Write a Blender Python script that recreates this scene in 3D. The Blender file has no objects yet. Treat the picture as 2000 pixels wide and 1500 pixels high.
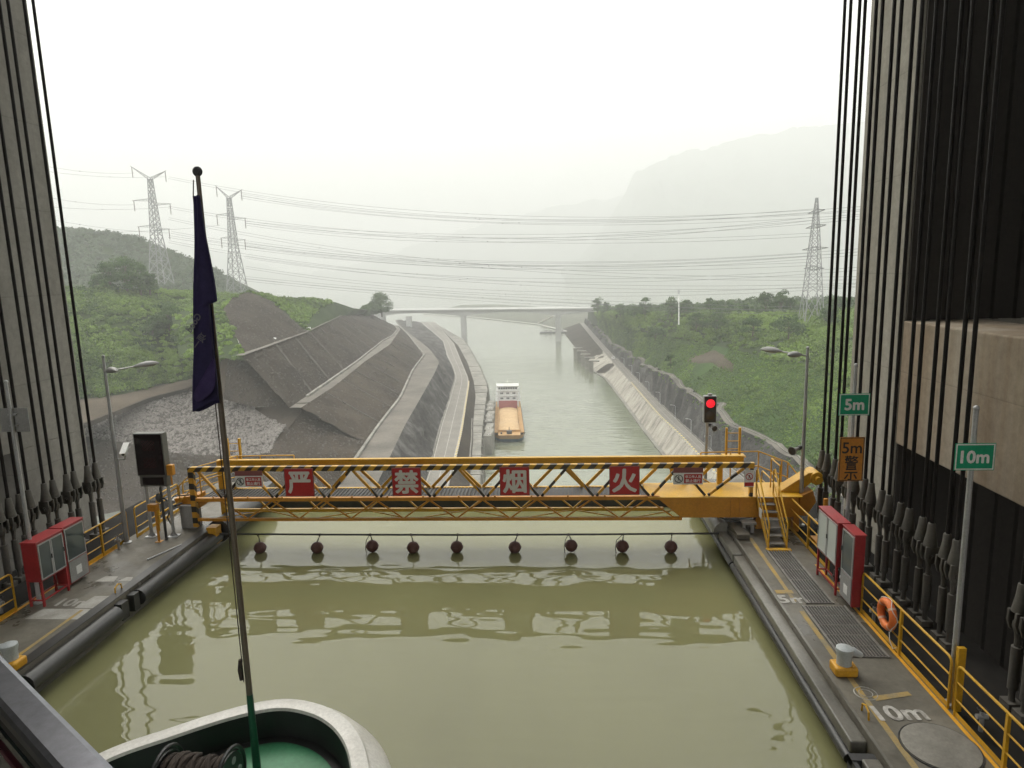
import bpy, bmesh, math, random
import numpy as np
from mathutils import Vector, Matrix
random.seed(7); RNG = np.random.default_rng(7)
R_ = math.radians
scene = bpy.context.scene
C = scene.collection

# ------------------------------------------------------------------ camera
CAM_H = 8.75
FPX = 1305.0
AX = np.array([0.99757818, -0.01609802, -0.06766553])   # world X seen in camera axes (right, down, forward)
AY = np.array([0.06411172, -0.1644277, 0.98430342])
AZ = np.array([-0.02697142, -0.98625777, -0.16299741])
RW = np.stack([AX, AY, AZ], 1)
cam_d = bpy.data.cameras.new('camera'); cam = bpy.data.objects.new('camera', cam_d); C.objects.link(cam)
cam_d.sensor_width = 36.0; cam_d.lens = 36.0 * FPX / 2000.0; cam_d.clip_start = 0.05; cam_d.clip_end = 20000
r, d, f = RW[0], RW[1], RW[2]
cam.matrix_world = Matrix(((r[0], -d[0], -f[0], 0), (r[1], -d[1], -f[1], 0), (r[2], -d[2], -f[2], CAM_H), (0, 0, 0, 1)))
scene.camera = cam

def ray(px, py): return RW.T @ np.array([(px - 1000) / FPX, (py - 750) / FPX, 1.0])
def atZ(px, py, z):
    v = ray(px, py); t = (z - CAM_H) / v[2]; return Vector((v[0] * t, v[1] * t, z))
def atX(px, py, x):
    v = ray(px, py); t = x / v[0]; return Vector((x, v[1] * t, CAM_H + v[2] * t))
def atY(px, py, y):
    v = ray(px, py); t = y / v[1]; return Vector((v[0] * t, y, CAM_H + v[2] * t))

# ------------------------------------------------------------------ world, sun, exposure
SUN_EL, SUN_AZ = 47.0, -36.0        # azimuth from +Y towards +X
world = bpy.data.worlds.new('World'); scene.world = world; world.use_nodes = True
nt = world.node_tree; nt.nodes.clear()
wo = nt.nodes.new('ShaderNodeOutputWorld'); bg = nt.nodes.new('ShaderNodeBackground')
sky = nt.nodes.new('ShaderNodeTexSky'); sky.sky_type = 'NISHITA'; sky.sun_disc = False
sky.sun_elevation = R_(SUN_EL); sky.sun_rotation = R_(SUN_AZ)
sky.air_density = 1.0; sky.dust_density = 6.0; sky.ozone_density = 1.0; sky.altitude = 100
mixw = nt.nodes.new('ShaderNodeMixRGB'); mixw.blend_type = 'MIX'; mixw.inputs[0].default_value = 0.72
mixw.inputs[2].default_value = (36.0, 35.6, 34.0, 1)
# overcast veil: about three times brighter overhead than at the horizon, all the way round
tcw = nt.nodes.new('ShaderNodeTexCoord'); spw = nt.nodes.new('ShaderNodeSeparateXYZ'); nt.links.new(tcw.outputs['Generated'], spw.inputs[0])
mrw = nt.nodes.new('ShaderNodeMapRange'); mrw.inputs[1].default_value = 0; mrw.inputs[2].default_value = 1; mrw.inputs[3].default_value = .44; mrw.inputs[4].default_value = 1.0
nt.links.new(spw.outputs[2], mrw.inputs[0]); mlw = nt.nodes.new('ShaderNodeVectorMath'); mlw.operation = 'SCALE'; mlw.inputs[0].default_value = (50.5, 49.7, 47.2)
nt.links.new(mrw.outputs[0], mlw.inputs['Scale']); nt.links.new(mlw.outputs[0], mixw.inputs[2])
nt.links.new(sky.outputs[0], mixw.inputs[1]); nt.links.new(mixw.outputs[0], bg.inputs[0])
bg.inputs[1].default_value = 0.12
nt.links.new(bg.outputs[0], wo.inputs[0])
sun_d = bpy.data.lights.new('sun', 'SUN'); sun = bpy.data.objects.new('sun', sun_d); C.objects.link(sun)
sun_d.energy = 2.0; sun_d.angle = R_(18); sun_d.color = (1.0, 0.95, 0.86)
_sv = Vector((math.sin(R_(SUN_AZ)) * math.cos(R_(SUN_EL)), math.cos(R_(SUN_AZ)) * math.cos(R_(SUN_EL)), math.sin(R_(SUN_EL))))
sun.rotation_euler = _sv.to_track_quat('Z', 'Y').to_euler(); sun.location = _sv * 400
vs = scene.view_settings
vs.view_transform = 'Standard'; vs.look = 'None'; vs.gamma = 1.0; vs.use_curve_mapping = False
vs.exposure = 0.12
cy = scene.cycles
cy.use_denoising = True
try: cy.denoiser = 'OPENIMAGEDENOISE'
except Exception: pass
cy.max_bounces = 8; cy.diffuse_bounces = 4; cy.glossy_bounces = 4; cy.transmission_bounces = 6; cy.volume_bounces = 1
cy.caustics_reflective = False; cy.caustics_refractive = False
cy.sample_clamp_indirect = 6.0

# ------------------------------------------------------------------ materials
MATS = {}
def _mat(name):
    m = bpy.data.materials.new(name); m.use_nodes = True
    n = m.node_tree; b = n.nodes['Principled BSDF']; MATS[name] = m
    return m, n, b
def _noise(n, scale, detail=6, rough=.6, coord='Object', stretch=None):
    tc = n.nodes.new('ShaderNodeTexCoord'); mp = n.nodes.new('ShaderNodeMapping')
    if stretch: mp.inputs['Scale'].default_value = stretch
    tx = n.nodes.new('ShaderNodeTexNoise'); tx.inputs['Scale'].default_value = scale
    tx.inputs['Detail'].default_value = detail; tx.inputs['Roughness'].default_value = rough
    n.links.new(tc.outputs[coord], mp.inputs[0]); n.links.new(mp.outputs[0], tx.inputs['Vector'])
    return tx
def _ramp(n, src, stops):
    r = n.nodes.new('ShaderNodeValToRGB'); e = r.color_ramp.elements
    while len(e) < len(stops): e.new(.5)
    for k, (p, c) in enumerate(stops):
        e[k].position = p; e[k].color = (c[0], c[1], c[2], 1) if not isinstance(c, float) else (c, c, c, 1)
    n.links.new(src, r.inputs[0]); return r
def _bump(n, b, src, strength, dist=.02):
    bp = n.nodes.new('ShaderNodeBump'); bp.inputs['Strength'].default_value = strength; bp.inputs['Distance'].default_value = dist
    n.links.new(src, bp.inputs['Height']); n.links.new(bp.outputs[0], b.inputs['Normal']); return bp
def _mul(n, a, bsock, fac=1.0, mode='MULTIPLY'):
    mx = n.nodes.new('ShaderNodeMixRGB'); mx.blend_type = mode; mx.inputs[0].default_value = fac
    n.links.new(a, mx.inputs[1]); n.links.new(bsock, mx.inputs[2]); return mx

def mottled(name, c0, c1, scale=1.0, rough=.8, bump=.3, bdist=.02, stretch=None, fine=12.0, metal=0.0, mid=None, spec=.5):
    """two-tone surface: large stains times fine grain, with a little relief"""
    m, n, b = _mat(name)
    a = _noise(n, scale, 8, .62, stretch=stretch)
    st = [(.3, c0), (.7, c1)] if mid is None else [(.28, c0), (.5, mid), (.72, c1)]
    ra = _ramp(n, a.outputs[0], st)
    g = _noise(n, scale * fine, 4, .7)
    rg = _ramp(n, g.outputs[0], [(.25, .78), (.75, 1.12)])
    mx = _mul(n, ra.outputs[0], rg.outputs[0])
    n.links.new(mx.outputs[0], b.inputs['Base Color'])
    b.inputs['Roughness'].default_value = rough; b.inputs['Metallic'].default_value = metal
    b.inputs['Specular IOR Level'].default_value = spec
    if bump: _bump(n, b, g.outputs[0], bump, bdist)
    return m

def tower_concrete(name, c0, c1, streak):
    m = mottled(name, c0, c1, .35, .85, .25, .01, stretch=(1, 1, .35), spec=.3); n = m.node_tree; b = n.nodes['Principled BSDF']
    src = b.inputs['Base Color'].links[0].from_socket
    s_ = _noise(n, .9, 5, .65, stretch=(1, 1, .04)); rs = _ramp(n, s_.outputs[0], [(.35, streak), (.62, (1., 1., 1.))])
    mx = _mul(n, src, rs.outputs[0])
    tc = n.nodes.new('ShaderNodeTexCoord'); sp = n.nodes.new('ShaderNodeSeparateXYZ'); n.links.new(tc.outputs['Object'], sp.inputs[0])
    dv = n.nodes.new('ShaderNodeMath'); dv.operation = 'DIVIDE'; dv.inputs[1].default_value = 3.1; n.links.new(sp.outputs['Z'], dv.inputs[0])
    fr = n.nodes.new('ShaderNodeMath'); fr.operation = 'FRACT'; n.links.new(dv.outputs[0], fr.inputs[0])
    rl = _ramp(n, fr.outputs[0], [(0, .72), (.012, .95), (.03, 1.0)]); mx2 = _mul(n, mx.outputs[0], rl.outputs[0])
    n.links.new(mx2.outputs[0], b.inputs['Base Color'])
tower_concrete('concrete', (.24, .226, .192), (.33, .312, .268), (.90, .89, .87))
tower_concrete('concrete_shaded', (.17, .162, .145), (.27, .26, .235), (.84, .83, .81))  # left tower's weaker light put into a darker concrete; streaks are staining
tower_concrete('concrete_beam', (.28, .235, .185), (.42, .375, .30), (.74, .66, .58))
mottled('concrete_dark', (.014, .013, .012), (.028, .026, .024), .3, .9, .2, .01, stretch=(1, 1, .15), spec=.1)  # shaft's deep shade put into the concrete colour; anchor platforms share the tone
mottled('deck_concrete', (.082, .074, .056), (.19, .174, .137), .55, .62, .3, .004, mid=(.13, .12, .096))
def wet(name, lo, hi, sc):
    n = MATS[name].node_tree; b = n.nodes['Principled BSDF']; z = _noise(n, sc, 5, .6); rz = _ramp(n, z.outputs[0], [(.38, lo), (.56, hi)]); n.links.new(rz.outputs[0], b.inputs['Roughness'])
    src = b.inputs['Base Color'].links[0].from_socket; rc = _ramp(n, z.outputs[0], [(.36, .62), (.54, 1.0)]); mx = _mul(n, src, rc.outputs[0]); n.links.new(mx.outputs[0], b.inputs['Base Color'])
wet('deck_concrete', .22, .75, .42)
mottled('wet_ledge', (.09, .085, .07), (.25, .24, .21), .8, .35, .3, .006, stretch=(1, .4, 1))
mottled('rubber', (.014, .014, .014), (.05, .05, .048), 1.2, .38, .25, .006, stretch=(1, .2, 1))
mottled('yellow_paint', (.50, .27, .010), (.64, .365, .018), 1.4, .42, .05, .002)
mottled('orange_paint', (.46, .19, .012), (.58, .26, .02), 1.1, .45, .08, .002)
mottled('worn_yellow', (.22, .19, .12), (.42, .27, .05), 2.2, .7, .15, .002)
mottled('worn_white', (.16, .15, .13), (.60, .59, .55), 4.0, .7, .1, .002)
mottled('steel_socket', (.055, .051, .043), (.115, .108, .093), 2.0, .62, .3, .004)
mottled('steel_sleeve', (.06, .055, .048), (.12, .112, .097), 1.6, .6, .25, .003, stretch=(1, 1, .3))
mottled('rope_dark', (.010, .009, .009), (.022, .019, .018), 6, .5, .6, .01, stretch=(1, 1, .5), spec=.1)
mottled('galvanised', (.34, .345, .35), (.46, .465, .47), 2, .42, .05, .001, metal=.35)
mottled('grey_paint', (.24, .24, .235), (.32, .32, .31), 2, .5, .05, .002)
mottled('dark_steel', (.02, .02, .022), (.05, .05, .05), 1.5, .5, .2, .003)
mottled('red_paint', (.25, .014, .018), (.36, .03, .032), 1.2, .42, .05, .002)
mottled('sign_red', (.40, .010, .013), (.47, .015, .017), 1.2, .5, 0)
mottled('sign_green', (.002, .26, .13), (.004, .31, .16), 1.2, .4, 0)
mottled('sign_orange', (.50, .19, .018), (.56, .23, .025), 1.2, .5, 0)
mottled('sign_white', (.66, .66, .64), (.74, .74, .72), 2, .5, 0)
mottled('sign_black', (.015, .013, .012), (.022, .02, .018), 2, .5, 0)
mottled('bollard_grey', (.36, .39, .40), (.48, .51, .52), 2.5, .5, .05, .002)
mottled('bollard_yellow', (.56, .27, .015), (.68, .36, .02), 2.2, .5, .08, .003)
mottled('lifebuoy_orange', (.72, .16, .03), (.80, .22, .05), 3, .55, .1, .003)
mottled('buoy_brown', (.085, .034, .03), (.15, .066, .057), 4, .6, .35, .006)
mottled('hull_white', (.50, .485, .44), (.68, .665, .62), 1.6, .38, .03, .002)
mottled('bulwark_shade', (.010, .011, .011), (.02, .021, .02), 1.2, .5, .1, .003)  # shade inside the bulwark put into a near-black colour, deck edge included
mottled('deck_green', (.03, .20, .085), (.055, .27, .125), 1.2, .45, .08, .002)
mottled('flag_print', (.11, .10, .14), (.15, .14, .18), 5, .8, 0)
mottled('pole_wood', (.12, .09, .07), (.20, .16, .12), 3, .4, .1, .002, stretch=(1, 1, .1))
mottled('pole_green', (.01, .075, .04), (.016, .10, .052), 3, .4, .05, .002)
mottled('chrome_rail', (.17, .175, .20), (.22, .225, .25), 3, .28, 0, metal=.9)
mottled('dark_frame', (.012, .011, .013), (.02, .018, .02), 3, .4, 0)
mottled('maroon_trim', (.06, .012, .02), (.09, .018, .03), 3, .4, 0)
mottled('reel_black', (.012, .013, .013), (.026, .028, .027), 3, .4, .05, .002)
mottled('coil_rope', (.03, .022, .018), (.075, .055, .042), 18, .9, .6, .01)
mottled('asphalt', (.15, .145, .135), (.20, .19, .175), .2, .9, .2, .02)
mottled('concrete_road', (.11, .102, .088), (.165, .153, .132), .12, .9, .2, .02)
mottled('old_concrete', (.08, .077, .067), (.22, .21, .18), .16, .9, .4, .05)
mottled('revetment', (.09, .083, .07), (.38, .36, .31), .22, .9, .4, .05, mid=(.27, .25, .21), stretch=(.5, 1, .4))
mottled('slope_dark', (.016, .013, .0105), (.05, .041, .032), .05, .95, 1.0, .5, fine=11, spec=.1)
mottled('slope_brown', (.019, .015, .0115), (.06, .048, .036), .045, .95, 1.0, .5, fine=11, spec=.1)
mottled('rock_face', (.016, .016, .017), (.13, .125, .12), .16, .9, 1.0, .8, fine=5, stretch=(.8, .9, .55), mid=(.05, .047, .044), spec=.1)
mottled('bench_top', (.05, .045, .037), (.125, .112, .092), .08, .95, .4, .1)
mottled('rubble', (.03, .027, .025), (.11, .10, .092), .6, .95, 1.0, .3, fine=3, mid=(.06, .053, .048), spec=.1)
mottled('soil_green', (.016, .028, .009), (.035, .052, .017), .06, .95, .6, .3, fine=10, spec=.1)
mottled('grass_slope', (.022, .042, .010), (.055, .092, .022), .05, .95, .7, .3, fine=14, mid=(.034, .066, .015), spec=.1)
mottled('soil_brown', (.045, .036, .026), (.085, .068, .05), .08, .95, .5, .2, spec=.1)
mottled('far_land', (.06, .07, .05), (.11, .11, .085), .01, .95, 0, spec=.1)
mottled('mountain_green', (.035, .06, .03), (.07, .095, .05), .006, .95, 0, spec=.1)
mottled('bridge_concrete', (.26, .26, .25), (.34, .34, .33), .05, .9, 0)
mottled('ship_white', (.40, .40, .385), (.50, .50, .48), .3, .6, 0)
mottled('ship_orange', (.27, .15, .05), (.36, .21, .07), .3, .7, .1)
mottled('cargo_sand', (.30, .20, .10), (.42, .29, .15), .25, .9, .4, .1)
mottled('ship_blue', (.03, .06, .10), (.05, .09, .14), .3, .6, 0)
mottled('ship_red', (.20, .06, .06), (.26, .09, .08), .3, .7, 0)
mottled('window_dark', (.015, .018, .02), (.03, .034, .036), 1, .2, 0)
mottled('pylon_steel', (.16, .165, .165), (.23, .235, .235), .2, .6, 0, metal=.2)
mottled('wire_dark', (.09, .092, .095), (.13, .132, .135), .2, .7, 0)
mottled('insulator', (.12, .10, .09), (.16, .14, .12), .5, .4, 0)
mottled('bark', (.05, .04, .03), (.10, .08, .06), .8, .95, .5, .05)
mottled('car_white', (.55, .55, .55), (.6, .6, .6), 1, .3, 0)

def leaf_mat(name, c0, c1, trans=.25):
    m, n, b = _mat(name)
    at = n.nodes.new('ShaderNodeAttribute'); at.attribute_name = 'tint'
    gi = n.nodes.new('ShaderNodeNewGeometry')
    add = n.nodes.new('ShaderNodeMath'); add.operation = 'MULTIPLY_ADD'; add.inputs[1].default_value = .35
    n.links.new(gi.outputs['Random Per Island'], add.inputs[0]); n.links.new(at.outputs['Fac'], add.inputs[2])
    r = _ramp(n, add.outputs[0], [(.1, c0), (1.0, c1)])
    n.links.new(r.outputs[0], b.inputs['Base Color']); b.inputs['Roughness'].default_value = .6
    b.inputs['Specular IOR Level'].default_value = .25
    tr = n.nodes.new('ShaderNodeBsdfTranslucent'); n.links.new(r.outputs[0], tr.inputs[0])
    mx = n.nodes.new('ShaderNodeMixShader'); mx.inputs[0].default_value = trans
    n.links.new(b.outputs[0], mx.inputs[1]); n.links.new(tr.outputs[0], mx.inputs[2])
    n.links.new(mx.outputs[0], n.nodes['Material Output'].inputs[0])
    return m
leaf_mat('leaf_bush', (.015, .038, .007), (.15, .235, .036))
leaf_mat('leaf_tree', (.014, .034, .008), (.07, .125, .026))
leaf_mat('leaf_far', (.02, .04, .014), (.05, .08, .03), .15)

def cloth_mat(name, c0, c1, trans):
    m = mottled(name, c0, c1, 4, .8, .2, .004); n = m.node_tree; b = n.nodes['Principled BSDF']; tr = n.nodes.new('ShaderNodeBsdfTranslucent')
    n.links.new(b.inputs['Base Color'].links[0].from_socket, tr.inputs[0]); mx = n.nodes.new('ShaderNodeMixShader'); mx.inputs[0].default_value = trans
    n.links.new(b.outputs[0], mx.inputs[1]); n.links.new(tr.outputs[0], mx.inputs[2]); n.links.new(mx.outputs[0], n.nodes['Material Output'].inputs[0])
cloth_mat('flag_cloth', (.03, .023, .085), (.046, .034, .125), .35)
def striped(name, ca, cb, period, slope, axis='X'):
    """diagonal hazard stripes painted on the steel"""
    m, n, b = _mat(name)
    tc = n.nodes.new('ShaderNodeTexCoord'); sp = n.nodes.new('ShaderNodeSeparateXYZ'); n.links.new(tc.outputs['Object'], sp.inputs[0])
    ma = n.nodes.new('ShaderNodeMath'); ma.operation = 'MULTIPLY_ADD'; ma.inputs[1].default_value = slope
    n.links.new(sp.outputs['Z'], ma.inputs[0]); n.links.new(sp.outputs[axis], ma.inputs[2])
    dv = n.nodes.new('ShaderNodeMath'); dv.operation = 'DIVIDE'; dv.inputs[1].default_value = period; n.links.new(ma.outputs[0], dv.inputs[0])
    fr = n.nodes.new('ShaderNodeMath'); fr.operation = 'FRACT'; n.links.new(dv.outputs[0], fr.inputs[0])
    r = _ramp(n, fr.outputs[0], [(.0, cb), (.5, ca)]); r.color_ramp.interpolation = 'CONSTANT'
    nz = _noise(n, 6, 4); rn = _ramp(n, nz.outputs[0], [(.3, .8), (.7, 1.1)])
    mx = _mul(n, r.outputs[0], rn.outputs[0]); n.links.new(mx.outputs[0], b.inputs['Base Color'])
    b.inputs['Roughness'].default_value = .45
    return m
striped('hazard', (.54, .30, .016), (.035, .024, .014), .46, -.9)
striped('hazard_diagonal', (.54, .27, .02), (.025, .018, .012), .62, .5)
striped('hazard_post', (.54, .27, .02), (.02, .016, .012), .42, 1.0, 'Y')

def water_mat(name, col, rough, scale, strength, dist, stretch, big=None, fine=.06):
    m, n, b = _mat(name)
    b.inputs['Base Color'].default_value = (*col, 1); b.inputs['Roughness'].default_value = rough
    b.inputs['IOR'].default_value = 1.42
    a = _noise(n, scale, 0 if fine == 0 else 1, .35, stretch=stretch)
    src = a.outputs[0]
    if big:
        c = _noise(n, big, 1, .4, stretch=stretch)
        ad = n.nodes.new('ShaderNodeMath'); ad.operation = 'MULTIPLY_ADD'; ad.inputs[1].default_value = 1.6
        n.links.new(c.outputs[0], ad.inputs[0]); n.links.new(src, ad.inputs[2]); src = ad.outputs[0]
    fnz = _noise(n, scale * 4.5, 2, .5, stretch=stretch)
    ad2 = n.nodes.new('ShaderNodeMath'); ad2.operation = 'MULTIPLY_ADD'; ad2.inputs[1].default_value = fine
    n.links.new(fnz.outputs[0], ad2.inputs[0]); n.links.new(src, ad2.inputs[2]); src = ad2.outputs[0]
    _bump(n, b, src, strength, dist)
    # silt carried in patches
    s = _noise(n, .12, 4, .6, stretch=(1, .5, 1)); rs = _ramp(n, s.outputs[0], [(.3, tuple(x * .88 for x in col)), (.7, tuple(x * 1.1 for x in col))])
    n.links.new(rs.outputs[0], b.inputs['Base Color'])
    return m
water_mat('chamber_water', (.182, .182, .09), .008, 2.9, 1.0, .0105, (.36, 1.0, 1), .75, 0)
water_mat('river_water', (.13, .14, .10), .08, .35, 1.0, .16, (.5, 1, 1), .08, .25)

def simple(name, col, rough=.5, metal=0., emit=None, es=1.0):
    m, n, b = _mat(name)
    b.inputs['Base Color'].default_value = (*col, 1); b.inputs['Roughness'].default_value = rough; b.inputs['Metallic'].default_value = metal
    if emit: b.inputs['Emission Color'].default_value = (*emit, 1); b.inputs['Emission Strength'].default_value = es
    return m
simple('lamp_red', (.5, .01, .02), .3, 0, (1.0, .02, .04), .75)
simple('lens_off', (.05, .04, .03), .25)
simple('display_screen', (.012, .006, .007), .25)
simple('display_dot', (.06, .008, .010), .5)
simple('cabinet_glass', (.07, .085, .085), .05)
simple('cabinet_panel', (.46, .50, .48), .3)
def glass(name, col, rough=.03):
    m, n, b = _mat(name)
    b.inputs['Base Color'].default_value = (*col, 1); b.inputs['Roughness'].default_value = rough
    b.inputs['Transmission Weight'].default_value = .6; b.inputs['IOR'].default_value = 1.45
    return m
glass('rail_glass', (.03, .045, .045))
glass('cabinet_pane', (.30, .36, .35), .06)

# ------------------------------------------------------------------ mesh helpers
class MB:
    """collects simple shapes in world coordinates; build() links them as ONE mesh object"""
    def __init__(s): s.v = []; s.f = []; s.m = []; s.cur = 0
    def mat(s, k): s.cur = k; return s
    def add(s, vs_, fs_):
        o = len(s.v); s.v += [tuple(p) for p in vs_]; s.f += [tuple(i + o for i in q) for q in fs_]; s.m += [s.cur] * len(fs_); return s
    def hexa(s, p):   # 8 corners: bottom ring 0-3, top ring 4-7
        return s.add(p, [(3, 2, 1, 0), (4, 5, 6, 7), (0, 1, 5, 4), (1, 2, 6, 5), (2, 3, 7, 6), (3, 0, 4, 7)])
    def box(s, x0, x1, y0, y1, z0, z1):
        return s.hexa([(x0, y0, z0), (x1, y0, z0), (x1, y1, z0), (x0, y1, z0), (x0, y0, z1), (x1, y0, z1), (x1, y1, z1), (x0, y1, z1)])
    def bar(s, a, b, w, h=None, up=(0, 0, 1)):   # rectangular bar from a to b
        h = h or w; a = Vector(a); b = Vector(b); t = (b - a).normalized(); u = Vector(up)
        if abs(t.dot(u)) > .98: u = Vector((0, 1, 0))
        x = t.cross(u).normalized() * (w / 2); y = x.cross(t).normalized() * (h / 2)
        return s.hexa([a - x - y, a + x - y, a + x + y, a - x + y, b - x - y, b + x - y, b + x + y, b - x + y])
    def tube(s, pts, rad, n=8, caps=True):
        pts = [Vector(p) for p in pts]; k = len(pts)
        rads = rad if isinstance(rad, (list, tuple)) else [rad] * k
        vs_ = []; prev = None
        for i, p in enumerate(pts):
            t = (pts[min(i + 1, k - 1)] - pts[max(i - 1, 0)]).normalized()
            if prev is None:
                u = Vector((0, 0, 1)) if abs(t.z) < .9 else Vector((0, 1, 0))
                x = t.cross(u).normalized()
            else:
                x = (prev - t * prev.dot(t)).normalized()
            prev = x; y = t.cross(x)
            for j in range(n):
                a = 2 * math.pi * j / n
                vs_.append(p + (x * math.cos(a) + y * math.sin(a)) * rads[i])
        fs_ = []
        for i in range(k - 1):
            for j in range(n):
                fs_.append((i * n + j, i * n + (j + 1) % n, (i + 1) * n + (j + 1) % n, (i + 1) * n + j))
        if caps: fs_ += [tuple(range(n - 1, -1, -1)), tuple((k - 1) * n + j for j in range(n))]
        return s.add(vs_, fs_)
    def lathe(s, c, prof, n=16, axis='Z'):   # prof: (radius, offset along axis)
        c = Vector(c); vs_ = []
        for r_, h_ in prof:
            for j in range(n):
                a = 2 * math.pi * j / n; u, w = r_ * math.cos(a), r_ * math.sin(a)
                vs_.append(c + (Vector((u, w, h_)) if axis == 'Z' else Vector((h_, u, w)) if axis == 'X' else Vector((w, h_, u))))
        fs_ = []; k = len(prof)
        for i in range(k - 1):
            for j in range(n):
                fs_.append((i * n + j, i * n + (j + 1) % n, (i + 1) * n + (j + 1) % n, (i + 1) * n + j))
        fs_ += [tuple(range(n - 1, -1, -1)), tuple((k - 1) * n + j for j in range(n))]
        return s.add(vs_, fs_)
    def sphere(s, c, r_, n=14, k=9, sc=(1, 1, 1)):
        prof = [(r_ * math.sin(math.pi * i / k), -r_ * math.cos(math.pi * i / k)) for i in range(1, k)]
        o = len(s.v); s.lathe((0, 0, 0), prof, n)
        for i in range(o, len(s.v)): p = s.v[i]; s.v[i] = (p[0] * sc[0] + c[0], p[1] * sc[1] + c[1], p[2] * sc[2] + c[2])
        return s
    def prism(s, poly, a, thick):   # poly: list of 3-D points of one face, extruded by vector a*thick
        p = [Vector(q) for q in poly]; e = Vector(a) * thick; n = len(p)
        return s.add(p + [q + e for q in p], [tuple(range(n - 1, -1, -1)), tuple(range(n, 2 * n))] + [(i, (i + 1) % n, n + (i + 1) % n, n + i) for i in range(n)])
    def ring(s, c, R0, r_, n=28, k=10, axis='X', sc=1.0):
        c = Vector(c); vs_ = []
        for i in range(n):
            a = 2 * math.pi * i / n
            for j in range(k):
                b_ = 2 * math.pi * j / k; q = R0 + r_ * math.cos(b_); w = r_ * math.sin(b_)
                u, v_ = q * math.cos(a), q * math.sin(a) * sc
                vs_.append(c + (Vector((w, u, v_)) if axis == 'X' else Vector((u, w, v_)) if axis == 'Y' else Vector((u, v_, w))))
        return s.add(vs_, [(i * k + j, ((i + 1) % n) * k + j, ((i + 1) % n) * k + (j + 1) % k, i * k + (j + 1) % k) for i in range(n) for j in range(k)])
    def build(s, name, mats, parent=None, smooth=False, bevel=0.0):
        me = bpy.data.meshes.new(name); off = world_loc(parent)
        me.from_pydata([(p[0] - off[0], p[1] - off[1], p[2] - off[2]) for p in s.v], [], s.f)
        mats = mats if isinstance(mats, (list, tuple)) else [mats]
        for k in mats: me.materials.append(MATS[k])
        if len(mats) > 1: me.polygons.foreach_set('material_index', s.m)
        bm_ = bmesh.new(); bm_.from_mesh(me); bmesh.ops.recalc_face_normals(bm_, faces=bm_.faces); bm_.to_mesh(me); bm_.free()
        if smooth:
            me.polygons.foreach_set('use_smooth', [True] * len(me.polygons)); me.set_sharp_from_angle(angle=R_(38))
        o = bpy.data.objects.new(name, me); C.objects.link(o)
        if parent is not None: o.parent = parent
        if bevel:
            md = o.modifiers.new('bevel', 'BEVEL'); md.width = bevel; md.segments = 2; md.limit_method = 'ANGLE'; md.angle_limit = R_(40)
        return o

LOC = {}
def world_loc(o):
    p = Vector((0, 0, 0))
    while o is not None: p = p + o.location; o = o.parent
    return p
def tag(o, label=None, cat=None, group=None, kind=None):
    if label: o['label'] = label
    if cat: o['category'] = cat
    if group: o['group'] = group
    if kind: o['kind'] = kind
    return o
def thing(name, loc, label, cat, group=None):
    o = bpy.data.objects.new(name, None); C.objects.link(o); o.location = Vector(loc); o.empty_display_size = .3
    return tag(o, label, cat, group)
def dup(root, loc, label=None):
    c = root.copy(); C.objects.link(c); c.location = Vector(loc)
    if label: c['label'] = label
    for ch in root.children:
        k = ch.copy(); C.objects.link(k); k.parent = c
        for g in ch.children:
            q = g.copy(); C.objects.link(q); q.parent = k
    return c
def raw_mesh(name, V, F, mat, parent=None, smooth=False, tint=None):
    """numpy quads/tris -> one object"""
    me = bpy.data.meshes.new(name); V = np.asarray(V, dtype=np.float32); F = np.asarray(F, dtype=np.int32)
    if parent is not None: V = V - np.array(world_loc(parent), dtype=np.float32)
    k = F.shape[1]
    me.vertices.add(len(V)); me.vertices.foreach_set('co', V.ravel())
    me.loops.add(F.size); me.loops.foreach_set('vertex_index', F.ravel())
    me.polygons.add(len(F)); me.polygons.foreach_set('loop_start', np.arange(0, F.size, k, dtype=np.int32))
    me.update(calc_edges=True); me.validate()
    me.materials.append(MATS[mat])
    if smooth: me.polygons.foreach_set('use_smooth', [True] * len(me.polygons))
    if tint is not None:
        a = me.attributes.new('tint', 'FLOAT', 'POINT'); a.data.foreach_set('value', np.asarray(tint, dtype=np.float32))
    o = bpy.data.objects.new(name, me); C.objects.link(o)
    if parent is not None: o.parent = parent
    return o
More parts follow.
